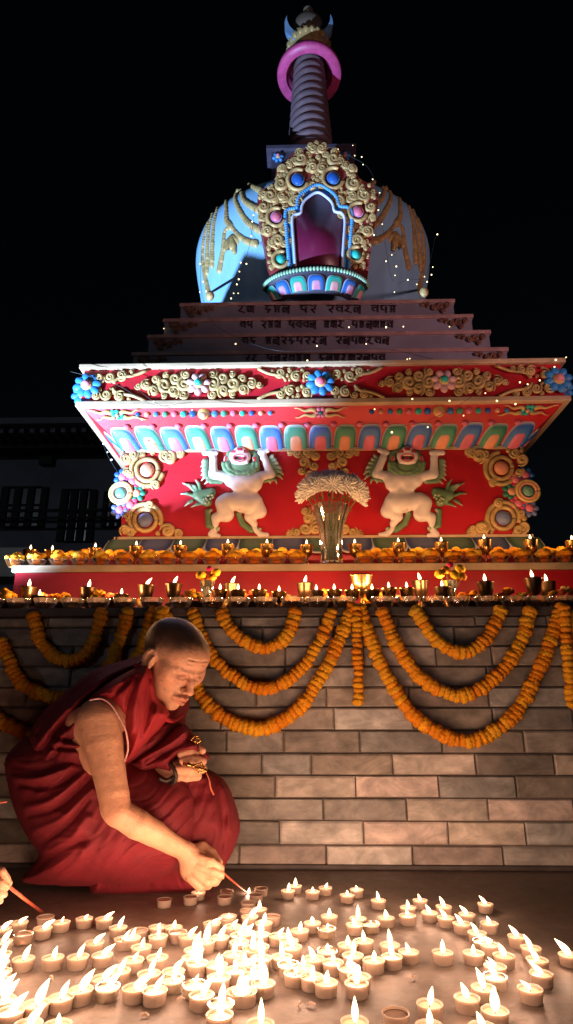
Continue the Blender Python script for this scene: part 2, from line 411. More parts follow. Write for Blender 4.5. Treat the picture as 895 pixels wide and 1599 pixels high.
def lotus(mb, mh, frame, u0, hw, s0, s1, hgt, oc, lc, hc, hc2, sx):
    """one arched petal: raised pillow, darker core fading to a pale rim; and its heart"""
    n, m = 22, 11
    th = np.linspace(0, PI, n)
    def shape(k, sc0=1.0):
        xs = np.where(th < PI/2, 1, -1)*np.abs(np.cos(th))**.5; ys = np.sin(th)**.55
        return u0+hw*sc0*xs*k, s0+(s1-s0)*(sc0*.98+.02)*ys*k
    P = []; C = []
    for i, k in enumerate(np.linspace(1, .0, m)):
        u, s = shape(k); P.append(frame(u, s, hgt*math.sqrt(max(0, 1-k**4))+.001))
        t = 1-k; q_ = min(1, max(0, (t-.14)/.36)); c = (np.array(WHITE)*.9 if hgt < .02 else np.array(lc)) if i == 0 else (np.array(oc)*(1-q_)+np.array(lc)*q_); C.append(np.tile(c, (n, 1)))
    mb.grid(np.array(P), np.array(C))
    P = []; C = []
    for i, k in enumerate(np.linspace(1, 0, m)):
        u, s = shape(k, .55); s = s0+(s-s0)*1.15; P.append(frame(u, s, hgt*.55+hgt*.9*math.sqrt(max(0, 1-k**3))))
        C.append(np.tile(np.array((.62, .42, .38)) if i == 0 else np.array(hc)*(1-i/m)+np.array(hc2)*(i/m), (n, 1)))
    mh.grid(np.array(P), np.array(C))
pet_u = np.arange(-8, 9)
for k in (0, 1, 2):
    for i in pet_u:
        if k and i*(1 if k == 2 else -1)*1 > 9: continue
        blue = (i % 2 == 0)
        oc, lc = (BLUE, LBLUE) if blue else (GREEN, LGREEN)
        hc, hc2 = (PINK, (.62, .10, .20)) if blue else (PEACH, (.80, .30, .14))
        mb, mh = MB(), MB()
        wob = 1+.04*math.sin(i*5.1+k)
        lotus(mb, mh, corbp, i*.1215, .058*wob, .02, .53+.015*math.sin(i*3.3), .016, oc, lc, hc, hc2, 1)
        if k:
            mb.v = [side(v, k) for v in mb.v]; mh.v = [side(v, k) for v in mh.v]
        p = mb.build('lotus_petal', M['paint'], stupa); mh.build('petal_heart', M['paint'], p)
mb = MB()
for i in range(-8, 8):
    c = corb(np.array((i+.5)*.1175), np.array(.53), np.array(.004)); mb.ball(c, (.017, .012, .014), col=PINK)
mb.build('pink_bead_row', M['paint'], stupa)
# beads and small rosettes on the red band of the corbel
cols = [PINK, LGREEN, LBLUE, PEACH, BLUE, TEAL]
for cx in (-.5, .5):
    mb = MB()
    for j in range(-7, 8):
        r = (.030 if j == 0 else .0185-.0009*abs(j)); u = cx+j*.0395+(0 if j == 0 else .008*np.sign(j))
        c = corb(np.array(u), np.array(.78), np.array(.003))
        mb.ball(c, (r, r*.7, r), col=(GOLDC if j == 0 else cols[(j*5+3) % 6]))
        if j == 0: mb.ball(corb(np.array(u), np.array(.78), np.array(.016)), (.018, .015, .018), col=PEACH)
    mb.build('bead_band', M['paint'], stupa)
def leafpair(mb, cx, s, w, flip=1):
    for sg in (-1, 1):
        for v in (-1, 1):
            t = np.linspace(0, 1, 10)
            P = corb(cx+sg*(.02+t*w), s+v*(.035+.05*t+.02*np.sin(t*9)), .006+0*t)
            mb.tube(P, .010*(1-t)+.002, 6, GOLDC, flat=.7)
for cx in (-.87, 0, .87):
    mb = MB(); leafpair(mb, cx, .78, .09)
    for a in range(6):
        mb.ball(corb(np.array(cx+.017*math.cos(a*PI/3)), np.array(.78+.075*math.sin(a*PI/3)), np.array(.004)), (.012, .009, .010), col=(TEAL if abs(cx) > .5 else PINK))
    mb.ball(corb(np.array(cx), np.array(.78), np.array(.012)), (.010, .01, .010), col=GREEN if abs(cx) < .5 else PEACH)
    mb.build('small_rosette', M['paint'], stupa)
# ---- scroll ornament generators on a frontal plane; px coordinates
def spiral(mb, Y, cx, cy, r, ang, d=1, turns=1.35, wf=.30, col=GOLDC, lift=.0, pm=None):
    n = int(22*turns)+8; t = np.linspace(-.24, 1, n)
    rr = r*(1-wf)*np.where(t > 0, 1-t*.80, 1-2.6*t); a = ang+d*turns*2*PI*t
    wdt = r*wf*(1-.5*np.clip(t, 0, 1))*np.clip((t+.26)/.26, 0, 1)**.6
    P = at(cx+rr*np.cos(a), cy+rr*np.sin(a), Y+0*t); s_ = np.linalg.norm(at(cx+1, cy, Y)-at(cx, cy, Y))
    P[:, 1] -= lift+.004+.005*t
    mb.tube(P, wdt*s_, 6, col, up=(0, -1, 0), flat=.9)
    a = np.arange(14)*2*PI/14; dk = np.asarray(col)*.55
    O = at(cx+r*.80*np.cos(a), cy+r*.80*np.sin(a), Y+0*a); O[:, 1] -= lift-.002
    I = at(cx+r*.66*np.cos(a), cy+r*.66*np.sin(a), Y+0*a); I[:, 1] -= lift+.001
    C0 = at(cx+r*.05*np.cos(a), cy+r*.05*np.sin(a), Y+0*a); C0[:, 1] -= lift+.0015
    mb.grid(np.array([O, I, C0]), dk, closev=True)
def pack(poly, Y, seed=1, rmin=3, rmax=9, holes=(), mirror=None, tries=2500, wf=.32, lift=.0, fill=.9, mb=None, col=GOLDC):
    R = random.Random(seed); mb = mb or MB(); circ = [(h[0], h[1], h[2]) for h in holes]
    xs = [p[0] for p in poly]; ys = [p[1] for p in poly]
    x0, x1, y0, y1 = min(xs), max(xs), min(ys), max(ys)
    for r in np.linspace(rmax, rmin, 8):
        for _ in range(tries//8):
            x = R.uniform(x0, x1); y = R.uniform(y0, y1)
            if mirror is not None and x > mirror-r*.7: continue
            if polysd(np.array(x), np.array(y), poly) < r*fill: continue
            if any(math.hypot(x-a, y-b) < r*.92+c*.92 for a, b, c in circ): continue
            circ.append((x, y, r)); an = R.uniform(0, 2*PI); d = R.choice((-1, 1)); li = R.uniform(0, .004)
            spiral(mb, Y, x, y, r, an, d, 1.5, wf, col, lift+li)
            if mirror is not None: spiral(mb, Y, 2*mirror-x, y, r, PI-an, -d, 1.5, wf, col, lift+li)
    return mb
# cornice reliefs
YF = DCN+.012; YO = YF-.006
def xs_of(y): return at(np.array(447.5), np.array(y), YF)
def px_of(P):
    d = np.asarray(P, float)-CAM; z = d@_F; return 447.5+FPX*(d@_R)/z, 799.5-FPX*(d@_U)/z
def PC(x, z, Y=None): return px_of((x, Y or YO, z))
zc = (ZCt+ZCb)/2; hC = (ZCt-ZCb)/2
PXM = abs(px_of((.1, YO, zc))[0]-px_of((0, YO, zc))[0])/.1
def flower(x, z, Y, r, colp, colc, n=8, name='flower_boss'):
    mb = MB()
    for i in range(n):
        a = i*2*PI/n+.2; c = (x+r*.62*math.cos(a), Y-.006, z+r*.62*math.sin(a))
        R = np.array([[math.cos(a), 0, -math.sin(a)], [0, 1, 0], [math.sin(a), 0, math.cos(a)]])
        mb.ball(c, (r*.40, .014, r*.30), 10, 7, col=colp, R=R)
    mb.ball((x, Y-.012, z), (r*.42, .018, r*.42), 14, 8, col=GOLDC)
    f = mb.build(name, M['paint'], stupa)
    MB().ball((x, Y-.024, z), (r*.30, .016, r*.30), 14, 8, col=colc).build('flower_centre', M['paint'], f)
    return f
def cloud_panel(x, w, mirror=True, seed=3):
    """ogee-ended panel of packed gold scrolls"""
    h = hC*.86
    for sg in (-1, 1):
        mb = MB()
        for v in (-1, 1):
            t = np.linspace(0, 1, 14)
            xx = x+sg*(w*.55+(w*.45)*t**1.5); zz = zc+v*(h*.15+h*.85*t+h*.10*np.sin(t*PI*2))
            mb.tube(np.stack([xx, YO-.006+0*t, zz], -1), .0085, 6, GOLDC, up=(0, -1, 0), flat=.8)
        for v in (-1, 1):
            poly = [PC(x+sg*.045, zc+v*h*.05), PC(x+sg*.045, zc+v*h), PC(x+sg*w*.93, zc+v*h), PC(x+sg*w*.55, zc+v*h*.15)]
            pack([(float(a), float(b)) for a, b in poly], YO, seed+v, 2.6, 9, mb=mb, fill=.75, wf=.33, tries=900)
        mb.build('scroll_panel', M['gold'], stupa)
def garland_scroll(x, seed=5):
    mb = MB()
    for sg in (-1, 1):
        for (dx, dz, r, an, d) in ((.07, .00, .040, 0, 1), (.115, .034, .034, 2, -1), (.12, -.034, .032, 4, 1), (.165, .0, .040, 1, -1), (.21, .03, .026, 3, 1), (.215, -.028, .028, 5, -1), (.255, .002, .028, 0, 1), (.065, .055, .024, 1, 1), (.07, -.055, .024, 2, -1), (.292, -.004, .018, 2, 1), (.16, .052, .018, 0, 1), (.165, -.052, .018, 3, 1)):
            px, py = PC(x+sg*dx, zc+dz); spiral(mb, YO, px, py, r*PXM, an if sg > 0 else PI-an, d*sg, 1.4, .34)
    mb.build('scroll_ornament', M['gold'], stupa)
    flower(x, zc, YO-.004, .062, (.72, .42, .42), TEAL, 7)
for x in (-.585, .585): garland_scroll(x)
cloud_panel(0, .30, seed=11); flower(0, zc, YO-.004, .07, (.03, .22, .60), (.62, .12, .20))
for sg in (-1, 1):
    mb = MB(); h = hC*.86; xe = sg*(WC-.02)
    for v in (-1, 1):
        t = np.linspace(0, 1, 14)
        xx = xe-sg*(.15+.16*t**1.5); zz = zc+v*(h*.15+h*.85*t+h*.10*np.sin(t*PI*2))
        mb.tube(np.stack([xx, YO-.006+0*t, zz], -1), .0085, 6, GOLDC, up=(0, -1, 0), flat=.8)
        poly = [PC(xe-sg*.05, zc+v*h*.05), PC(xe-sg*.05, zc+v*h), PC(xe-sg*.29, zc+v*h), PC(xe-sg*.15, zc+v*h*.15)]
        pack([(float(a), float(b)) for a, b in poly], YO, 21+v+sg, 2.6, 9, mb=mb, fill=.75, wf=.33, tries=900)
    mb.build('scroll_panel', M['gold'], stupa)
    flower(sg*(WC-.045), zc, YO-.004, .07, (.03, .22, .60), (.66, .25, .30))
    flower(sg*(WC+.005), zc, DCN+.09, .06, (.03, .22, .60), (.66, .25, .30))
# hanging lotus skirt under the relief panel
def skirtf(u, s, h):
    u = np.asarray(u, float); s = np.asarray(s, float)
    w = W3+.015+.055*s
    return np.stack([u*w, DC-w-h*.8, (Z3b-.012)-s*(Z3b-.012-RS_Z-.012)+h*.5+0*u], -1)
for i in range(-6, 7):
    mb, mh = MB(), MB(); oc, lc = (((.02, .03, .10), (.09, .10, .16)) if i % 2 else ((.02, .05, .03), (.09, .13, .08)))
    lotus(mb, mh, skirtf, i*.158, .083, .0, .60, .008, oc, lc, oc, oc, 1); mb.build('hanging_petal', M['paint'], stupa)
# corner ornaments of the panel
YP = D3-.002
for sg in (-1, 1):
    cxm = 505.5
    def mx(p): return p if sg < 0 else (2*cxm-p[0]+2, p[1]-3)
    for j, (jc, jr, jcol, poly) in enumerate(((( 230, 734), 12, (.72, .30, .18), [(191, 704), (292, 704), (288, 712), (258, 728), (250, 748), (236, 764), (222, 764), (216, 752), (192, 742)]),
                              ((227, 812), 13, (.14, .18, .34), [(189, 838), (289, 838), (284, 828), (262, 818), (250, 800), (238, 786), (222, 786), (214, 800), (190, 812)]))):
        mb = MB(); jx, jy = mx(jc)
        t = np.linspace(0, 2*PI, 30)
        for rr, wd in ((17, 4.2), (25, 4.0)):
            a = t if rr == 17 else np.linspace(.2+j*2, 4.6+j*2, 30)
            P = at(jx+rr*np.cos(a), jy+rr*np.sin(a), YP-.006+0*a); mb.tube(P, wd*.00295, 6, GOLDC, up=(0, -1, 0), flat=.8)
        pack([mx(p) for p in poly], YP, 31+j+sg, 3.2, 10, holes=[(jx, jy, 26)], mb=mb, fill=.72, wf=.34, lift=.006)
        for (ox, oy, r_) in ((36, -18, 12), (52, -24, 8), (14, 24, 8), (-20, -22, 9), (-26, 8, 7)) if j == 0 else ((36, 18, 12), (52, 23, 8), (8, -22, 8), (-22, 20, 9), (-26, -6, 7)):
            spiral(mb, YP, jx+ox*(-sg), jy+oy, r_, 1.2*ox, -sg, 1.5, .36, lift=.008)
        so = mb.build('corner_scroll', M['gold'], stupa)
        P = at(np.array(jx), np.array(jy), YP-.010); MB().ball(P, (.036, .022, .036), 16, 10, col=jcol).build('jewel', M['paint'], so)
    # side flower group
    fx, fz = at(np.array(mx((190, 771))[0]), np.array(mx((190, 771))[1]), YP)[[0, 2]]
    mb = MB()
    for (ox, oz, cp) in ((0, .085, BLUE), (.075*-sg, .0, GREEN), (0, -.085, (.10, .14, .36)), (.05*-sg, .06, (.55, .05, .12)), (.05*-sg, -.06, (.55, .05, .12))):
        for i in range(7):
            a = i*2*PI/7; R = np.array([[math.cos(a), 0, -math.sin(a)], [0, 1, 0], [math.sin(a), 0, math.cos(a)]])
            mb.ball((fx+ox+.030*math.cos(a), YP-.004, fz+oz+.030*math.sin(a)), (.018, .009, .014), 8, 6, col=cp, R=R)
        mb.ball((fx+ox, YP-.006, fz+oz), (.022, .013, .022), 10, 7, col=PEACH if cp == GREEN else PINK)
    for rr, cc in ((.052, GOLDC), (.040, PEACH)):
        t = np.linspace(0, 2*PI, 26); mb.tube(np.stack([fx+rr*np.cos(t), YP-.014+0*t, fz+rr*np.sin(t)], -1), .009, 6, cc, up=(0, -1, 0))
    mb.ball((fx, YP-.012, fz), (.030, .018, .030), 14, 8, col=(.12, .30, .24))
    mb.build('side_flower_cluster', M['paint'], stupa)
# middle scrolls of the panel (behind the vase)
mb = MB()
for sg in (-1, 1):
    for (dx, y, r, an, d) in ((12, 712, 9, 0, 1), (26, 708, 9, 2, 1), (40, 708, 8, 1, -1), (52, 706, 6, 3, 1), (30, 722, 9, 4, 1), (34, 736, 7, 2, -1), (14, 728, 8, 1, 1), (20, 742, 8, 5, -1)):
        spiral(mb, YP, 505+sg*dx, y, r, an if sg > 0 else PI-an, d*sg, 1.4, .36)
mb.build('scroll_ornament', M['gold'], stupa)
mb = MB()
for sg in (-1, 1):
    for (dx, y, r, an, d) in ((14, 826, 11, 0, 1), (30, 826, 11, 2, -1), (44, 831, 8, 1, 1), (56, 834, 6, 3, -1), (26, 810, 9, 4, 1), (30, 798, 8, 2, -1), (16, 805, 9, 1, 1)):
        spiral(mb, YP, 507+sg*dx, y, r, an if sg > 0 else PI-an, d*sg, 1.4, .36)
mb.build('scroll_ornament', M['gold'], stupa)
# painted arches low on the plinth, above the ledge
for j, x in enumerate(np.linspace(-1.15, 1.15, 15)):
    mb = MB(); t = np.linspace(0, PI, 16); zb = .735
    for rr, cc in ((.062, GOLDC), (.048, (.75, .62, .45)), (.036, (.05, .16, .25) if j % 2 else (.08, .25, .18))):
        xx = x+rr*np.cos(t); mb.tube(np.stack([xx, D2+.006+0*t, zb+rr*.95*np.sin(t)], -1), .0075, 6, cc, up=(0, -1, 0))
    mb.ball((x, D2+.006, zb+.004), (.028, .008, .026), 12, 8, col=(.05, .10, .16))
    mb.build('arch_petal', M['paint'], stupa)

# ---- snow-lion reliefs
def lion(sgn):
    """relief modelled in photo scale on the panel plane; depth = px out of the panel"""
    mirror = (lambda V: V) if sgn < 0 else (lambda V: np.stack([2*503.5-V[:, 0]+4, V[:, 1]-.4, V[:, 2]], -1))
    def w(V):
        V = mirror(V); P = at(V[:, 0], V[:, 1], D3-V[:, 2]*.00295*.9); return P
    def X(a, b): return 260+a/4.71, 680+b/4.71
    def prt(name, par, parts, color, k=3, res=1.0, pc=None):
        f = SDF((275, 688, -4), (450, 846, 24), res)
        for kind, *a in parts:
            if kind == 'c': (x1, y1, d1, r1), (x2, y2, d2, r2) = a; p = X(x1, y1); q = X(x2, y2); f.cap((p[0], p[1], d1), (q[0], q[1], d2), r1/4.71, r2/4.71, k)
            elif kind == 'e': (x, y, d), r = a; p = X(x, y); f.ell((p[0], p[1], d), (r[0]/4.71, r[1]/4.71, r[2]), k)
            else: (x, y, d), r = a; p = X(x, y); f.ell((p[0], p[1], d), (r[0]/4.71, r[1]/4.71, r[2]), 2, sub=True)
        V, Q = f.mesh(); c = np.tile(np.asarray(color, float), (len(V), 1))
        if pc: c = pc(V, c)
        if sgn > 0: Q = Q[:, ::-1]
        return MB().add(w(V), Q, c).build(name, M['paint'], par)
    BODY = (.84, .76, .72)
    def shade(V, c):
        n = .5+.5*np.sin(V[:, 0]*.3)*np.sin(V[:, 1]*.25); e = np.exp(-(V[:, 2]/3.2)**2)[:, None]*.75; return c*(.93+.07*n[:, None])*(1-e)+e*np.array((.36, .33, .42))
    root = prt('lion_relief', stupa, [
        ('c', (480, 330, 4, 55), (660, 330, 4, 55)), ('e', (530, 365, 8), (62, 52, 7)), ('e', (640, 365, 8), (62, 52, 7)),
        ('e', (580, 470, 6), (105, 100, 9)), ('c', (450, 480, 5, 60), (600, 500, 5, 75)),
        ('c', (420, 500, 5, 62), (440, 580, 5, 58)), ('c', (430, 580, 4, 50), (365, 610, 4, 32)), ('c', (362, 600, 4, 32), (360, 650, 4, 26)), ('c', (330, 730, 4, 22), (385, 738, 5, 16)), ('c', (355, 690, 3, 24), (335, 725, 4, 26)),
        ('c', (650, 490, 5, 60), (690, 560, 5, 48)), ('c', (680, 560, 4, 50), (610, 600, 4, 34)), ('c', (610, 600, 4, 34), (645, 650, 4, 26)), ('c', (650, 690, 4, 22), (690, 725, 4, 20)), ('c', (690, 728, 5, 20), (740, 730, 5, 16)),
        ('c', (470, 310, 4, 42), (345, 285, 4, 34)), ('c', (345, 285, 4, 34), (345, 170, 5, 26)), ('c', (280, 128, 6, 20), (365, 128, 6, 18)), ('c', (345, 170, 5, 24), (330, 130, 6, 20)),
        ('c', (670, 305, 4, 42), (770, 285, 4, 30)), ('c', (770, 285, 4, 30), (720, 170, 5, 28)), ('c', (690, 125, 6, 20), (745, 108, 6, 20)), ('c', (715, 165, 5, 24), (710, 125, 6, 20)),
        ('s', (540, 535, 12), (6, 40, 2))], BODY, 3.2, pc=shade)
    root.name = 'lion_relief'
    GR = (.04, .13, .07)
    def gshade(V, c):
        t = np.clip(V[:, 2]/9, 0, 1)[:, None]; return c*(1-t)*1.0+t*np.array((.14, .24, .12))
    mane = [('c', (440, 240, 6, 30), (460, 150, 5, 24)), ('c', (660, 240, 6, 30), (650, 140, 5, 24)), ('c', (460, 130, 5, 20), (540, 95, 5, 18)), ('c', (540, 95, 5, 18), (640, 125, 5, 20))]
    R = random.Random(4)
    for i in range(46):
        a = PI*(i % 23)/22; rr = (1.0 if i < 23 else .78); mane.append(('e', (545+125*rr*math.cos(a)*-1, 205+88*rr*math.sin(a), 9+2*R.random()), (17, 16, 4)))
    mane += [('e', (545, 240, 7), (100, 60, 6))]
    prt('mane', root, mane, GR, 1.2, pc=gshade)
    def face_pc(V, c):
        c = c.copy(); x = (V[:, 0]-260)*4.71; y = (V[:, 1]-680)*4.71
        mo = (np.hypot((x-540)/42, (y-164)/21) < 1); c[mo] = (.02, .005, .005)
        lip = (np.hypot((x-540)/53, (y-164)/31) < 1) & ~mo; c[lip] = (.60, .05, .07)
        te = mo & ((y < 152) | (y > 177)); c[te] = (.75, .7, .65)
        to = (np.abs(x-545) < 22) & (y > 160) & (y < 178); c[to] = (.5, .03, .06)
        no = (np.abs(x-540) < 22) & (y < 112) & (y > 88); c[no] = (.45, .03, .07)
        br = (y < 128) & (np.abs(np.abs(x-540)-48) < 20) & (y > 104); c[br] = (.55, .06, .08)
        return c
    prt('face', root, [('e', (540, 155, 11), (80, 62, 8)), ('e', (540, 105, 13), (40, 25, 6)), ('c', (490, 195, 13, 14), (590, 195, 13, 14)), ('s', (540, 162, 22), (44, 22, 9))], (.80, .70, .66), 2, res=.8, pc=face_pc)
    def earpc(V, c):
        x = (V[:, 0]-260)*4.71; c = c.copy(); m = V[:, 2] > 11; c[m] = (.6, .04, .04); return c
    prt('ear', root, [('c', (438, 165, 9, 14), (425, 225, 9, 10))], (.8, .7, .66), 1, pc=earpc)
    prt('ear', root, [('c', (645, 165, 9, 14), (665, 225, 9, 10))], (.8, .7, .66), 1, pc=earpc)
    def fur(name, spine, tips, r, tipr=4):
        parts = [('c', (*spine[i], 3, r), (*spine[i+1], 3, r)) for i in range(len(spine)-1)]
        for (a, b) in tips: parts.append(('c', (*a, 4, 13), ((a[0]+b[0])/2+6, (a[1]+b[1])/2-8, 5, 11))); parts.append(('c', ((a[0]+b[0])/2+6, (a[1]+b[1])/2-8, 5, 11), (*b, 3, tipr)))
        def pc(V, c):
            x = (V[:, 0]-260)*4.71; y = (V[:, 1]-680)*4.71; t = np.zeros(len(V))
            for a, b in tips: t = np.maximum(t, np.exp(-((x-b[0])**2+(y-b[1])**2)/700.))
            return gshade(V, c)*(1-t[:, None])+t[:, None]*np.array((.45, .50, .36))
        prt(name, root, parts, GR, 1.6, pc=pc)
    fur('arm_fur', [(290, 190), (290, 290), (330, 335), (400, 340)], [((285, 180), (258, 200)), ((285, 205), (252, 232)), ((285, 235), (256, 262)), ((288, 262), (254, 296)), ((295, 290), (256, 334)), ((320, 325), (280, 358)), ((370, 340), (430, 335))], 20)
    fur('arm_fur', [(750, 180), (800, 270), (770, 320), (720, 330)], [((760, 165), (790, 150)), ((770, 185), (812, 180)), ((785, 205), (828, 212)), ((800, 230), (848, 250)), ((805, 255), (862, 292)), ((800, 285), (855, 325)), ((780, 310), (812, 358)), ((745, 325), (765, 355))], 20)
    fur('tail', [(330, 420), (230, 440), (300, 490)], [((250, 400), (212, 325)), ((230, 410), (180, 360)), ((200, 400), (118, 350)), ((190, 440), (104, 430)), ((190, 480), (134, 520)), ((260, 500), (180, 528))], 36)
    fur('leg_fur', [(305, 560), (310, 660), (370, 690)], [((300, 560), (340, 552)), ((370, 690), (385, 690))], 22)
    fur('leg_fur', [(530, 580), (560, 650), (620, 695), (670, 700)], [((530, 570), (560, 566)), ((660, 700), (700, 690))], 22)
    mb = MB()
    for (a, b) in ((290, 462), (310, 442), (335, 438), (275, 470), (300, 475), (325, 465), (288, 496), (312, 492), (342, 455)):
        p = X(a, b); V = np.array([[p[0], p[1], 14]]); mb.ball(w(V)[0], (.006, .005, .006), 8, 6, col=(.34, .40, .24))
    mb.build('tail_curls', M['paint'], root)
lion(-1); lion(1)
# ---- four steps
steps = [lvl(546, 294), lvl(519, 268), lvl(494, 242), lvl(470, 215)]
GL = {  # strokes of a head-barred script : (x0,y0,x1,y1) in a unit cell, y down from the bar
 'a': [(0, 0, 1, 0), (.85, 0, .85, .9), (.2, .25, .85, .25), (.2, .25, .2, .6), (.2, .6, .5, .75)], 'b': [(0, 0, 1, 0), (.8, 0, .8, .5), (.8, .5, .3, .5), (.3, .5, .75, .95)],
 'c': [(0, 0, 1, 0), (.15, 0, .15, .8), (.5, 0, .5, .8), (.85, 0, .85, .95), (.15, .8, .85, .8)], 'd': [(0, 0, 1, 0), (.5, 0, .5, .45), (.5, .45, .1, .7), (.1, .7, .9, .95)],
 'e': [(0, 0, 1, 0), (.2, 0, .2, .55), (.2, .55, .8, .55), (.8, .2, .8, .95)], 'f': [(0, 0, 1, 0), (.3, 0, .3, .9), (.7, 0, .7, .9), (.3, .45, .7, .45), (.2, -.3, .5, -.5), (.5, -.5, .8, -.3)],
 'g': [(0, 0, 1, 0), (.5, 0, .15, .5), (.15, .5, .8, .5), (.8, .5, .4, .95)], 'h': [(0, 0, 1, 0), (.85, 0, .85, 1.1), (.15, .3, .6, .3), (.15, .3, .15, .85), (.15, .85, .55, .85), (.55, .3, .55, .85)]}
rows = ['dc gfh eb badh aef', 'ae bfc eaah fcd efhcfa', 'ag fhbgebdh bhecdah', 'bd ehbafc ghfdcbhea']
zprev = ZCt
for i, (W, D, z) in enumerate(steps):
    st = MB().box(-W+.01, W-.01, DC-W+.01, DC+W-.01, zprev-.02, z-.022).build('step', M['slate'], stupa, smooth=False)
    MB().box(-W, W, DC-W, DC+W, z-.022, z).build('step_lip', mat('step_lip_paint', (.44, .27, .26), rough=.5), st, smooth=False, bevel=.003)
    yv = [546, 519, 494, 470][i]
    row = rows[3-i]; Yl = DC-W+.006; n = len(row); x = 372+(3-i)*3; cw = (250-(3-i)*9)/n
    mb = MB(); hh = 11.5; top = yv+7
    for ch in row:
        if ch in GL:
            for (a, b, c, d) in GL[ch]:
                P = at(np.array([x+a*cw*.85, x+c*cw*.85]), np.array([top+b*hh, top+d*hh]), Yl); mb.tube(P, .0040, 5, up=(0, -1, 0))
        x += cw
    mb.build('mantra_lettering', M['maroon'], st)
    for sg in (-1, 1):
        mb = MB(); px0 = px_of((sg*(W-.03), Yl, z-.06))
        for (dx, dy, r) in ((6, -4, 5.5), (16, -3, 6), (26, -1, 6), (36, -4, 5), (12, 5, 5), (44, -5, 3.5)):
            spiral(mb, Yl, px0[0]-sg*dx, px0[1]+dy, r, dx, sg, 1.3, .36)
        mb.build('scroll_ornament', mat('faded_gold', (.22, .10, .07), rough=.5), st)
    zprev = z
# ---- dome
SY = .66
prof = [(.0, 4.12), (.25, 4.11), (.45, 4.07), (.60, 4.01), (.74, 3.91), (.82, 3.81), (.858, 3.69), (.866, 3.58), (.852, 3.45), (.828, 3.32), (.805, 3.18), (.785, 3.0), (.765, 2.66)]
prof = smooth_path(prof, 60)
mb = MB(); mb.lathe(prof[::-1], (0, DC, 0), 72, cap=False, sy=SY); dome = mb.build('dome', M['dome'], stupa)
_pz = prof[::-1, 1]; _pr = prof[::-1, 0]
def ondome(px, py):
    d = ray(np.array(float(px)), np.array(float(py))); prev = None
    for Y in np.linspace(2.9, 3.78, 260):
        p = CAM+d*(Y/d[1]); F = math.hypot(p[0], (p[1]-DC)/SY)-np.interp(p[2], _pz, _pr, left=9, right=9)
        if F < 0: return p
    return None
def D7(a, b): return 300+a/6.393, 260+b/6.393
strings = [[(455, 240), (430, 330), (470, 430), (540, 540), (610, 600), (690, 640)], [(485, 240), (520, 340), (600, 400), (660, 430)], [(340, 350), (345, 450), (350, 540), (390, 600)],
           [(385, 590), (330, 650), (320, 740), (310, 860), (280, 1030)], [(395, 600), (470, 690), (560, 750), (640, 770)], [(255, 420), (225, 560), (212, 700), (208, 850), (205, 980)],
           [(205, 480), (175, 620), (163, 760), (158, 900), (155, 1050)], [(160, 570), (130, 680), (115, 800), (112, 930), (135, 1080), (180, 1290)], [(570, 180), (620, 210), (680, 240)]]
for sgm in (-1, 1):
    for st in strings:
        pts = smooth_path([D7(*p) for p in st], max(6, int(len(st)*5)))
        P = [ondome(*p) for p in pts]; P = [p for p in P if p is not None]
        if len(P) < 4: continue
        P = np.array(P); P[:, 0] *= -1 if sgm > 0 else 1
        mb = MB(); n = len(P)
        for i, p in enumerate(P):
            r = .014+.012*(i/n)
            mb.ball(p, (r, r*.8, r*1.25), 8, 6)
        mb.tube(P, .008, 6)
        mb.build('bead_garland', M['gold'], stupa)
    # tassel
    c = ondome(*D7(400, 760)); c = c.copy(); c[0] *= -1 if sgm > 0 else 1; mb = MB()
    for (dx, dz, L) in ((-.05, -.13, 1), (0, -.12, 1), (.06, -.09, 1), (.02, -.15, 1)):
        t = np.linspace(0, 1, 8)[:, None]; mb.tube(c+np.array([0, -.01, .05])+t*np.array([dx*-sgm, 0, dz]), .012+.012*np.sin(t[:, 0]*PI), 7)
    mb.build('tassel', M['gold'], stupa)
# ---- shrine niche on the dome
YS = 2.995
def X2(a, b): return 395+a/4.262, 210+b/4.262
outl = [X2(*p) for p in [(110, 900), (60, 640), (28, 470), (34, 390), (90, 350), (140, 320), (160, 230), (210, 195), (240, 150), (290, 105), (345, 100), (370, 65), (415, 42), (460, 65), (490, 100), (545, 105), (610, 150), (650, 190), (690, 260), (720, 300), (800, 340), (835, 400), (832, 470), (800, 640), (770, 900)]]
inn = [X2(*p) for p in [(285, 905), (270, 700), (262, 570), (275, 535), (318, 522), (328, 470), (360, 425), (430, 385), (495, 420), (530, 460), (545, 512), (590, 522), (612, 570), (605, 700), (592, 905)]]
bor = [(496+(x-496)*1.27, 414+(y-414)*1.10) for x, y in inn]
shr = MB().prism([at(*np.array(p), YS) for p in outl], (0, .16, 0)).build('shrine', mat('shrine_backing', (.24, .03, .03), rough=.5), stupa, smooth=False)
jew = [((300, 300), 13, BLUE, LBLUE), ((535, 290), 13, BLUE, LBLUE), ((155, 550), 11, PINK, (.6, .3, .5)), ((700, 515), 11, PINK, (.6, .3, .5)), ((185, 830), 9, TEAL, LGREEN), ((685, 800), 9, TEAL, LGREEN)]
holes = [(*X2(*j[0]), j[1]+5) for j in jew]+[(496, y, 26) for y in (330, 350, 375, 400)]+[(496-12, 365, 30), (496+12, 365, 30), (480, 400, 28), (512, 400, 28), (496, 315, 18)]
mb = pack(outl, YS-.002, 5, 3.2, 12, holes=holes, mirror=495.5, wf=.36, fill=.62, tries=5000)
mb = pack(outl, YS-.002, 15, 3.5, 8, holes=holes, mirror=495.5, wf=.38, fill=.4, tries=1600, mb=mb, lift=-.003)
mb = pack(outl, YS-.002, 9, 2.6, 5, holes=holes, mirror=None, wf=.4, fill=.5, tries=1800, mb=mb, lift=-.004)
mb.build('scrollwork', M['gold'], shr)
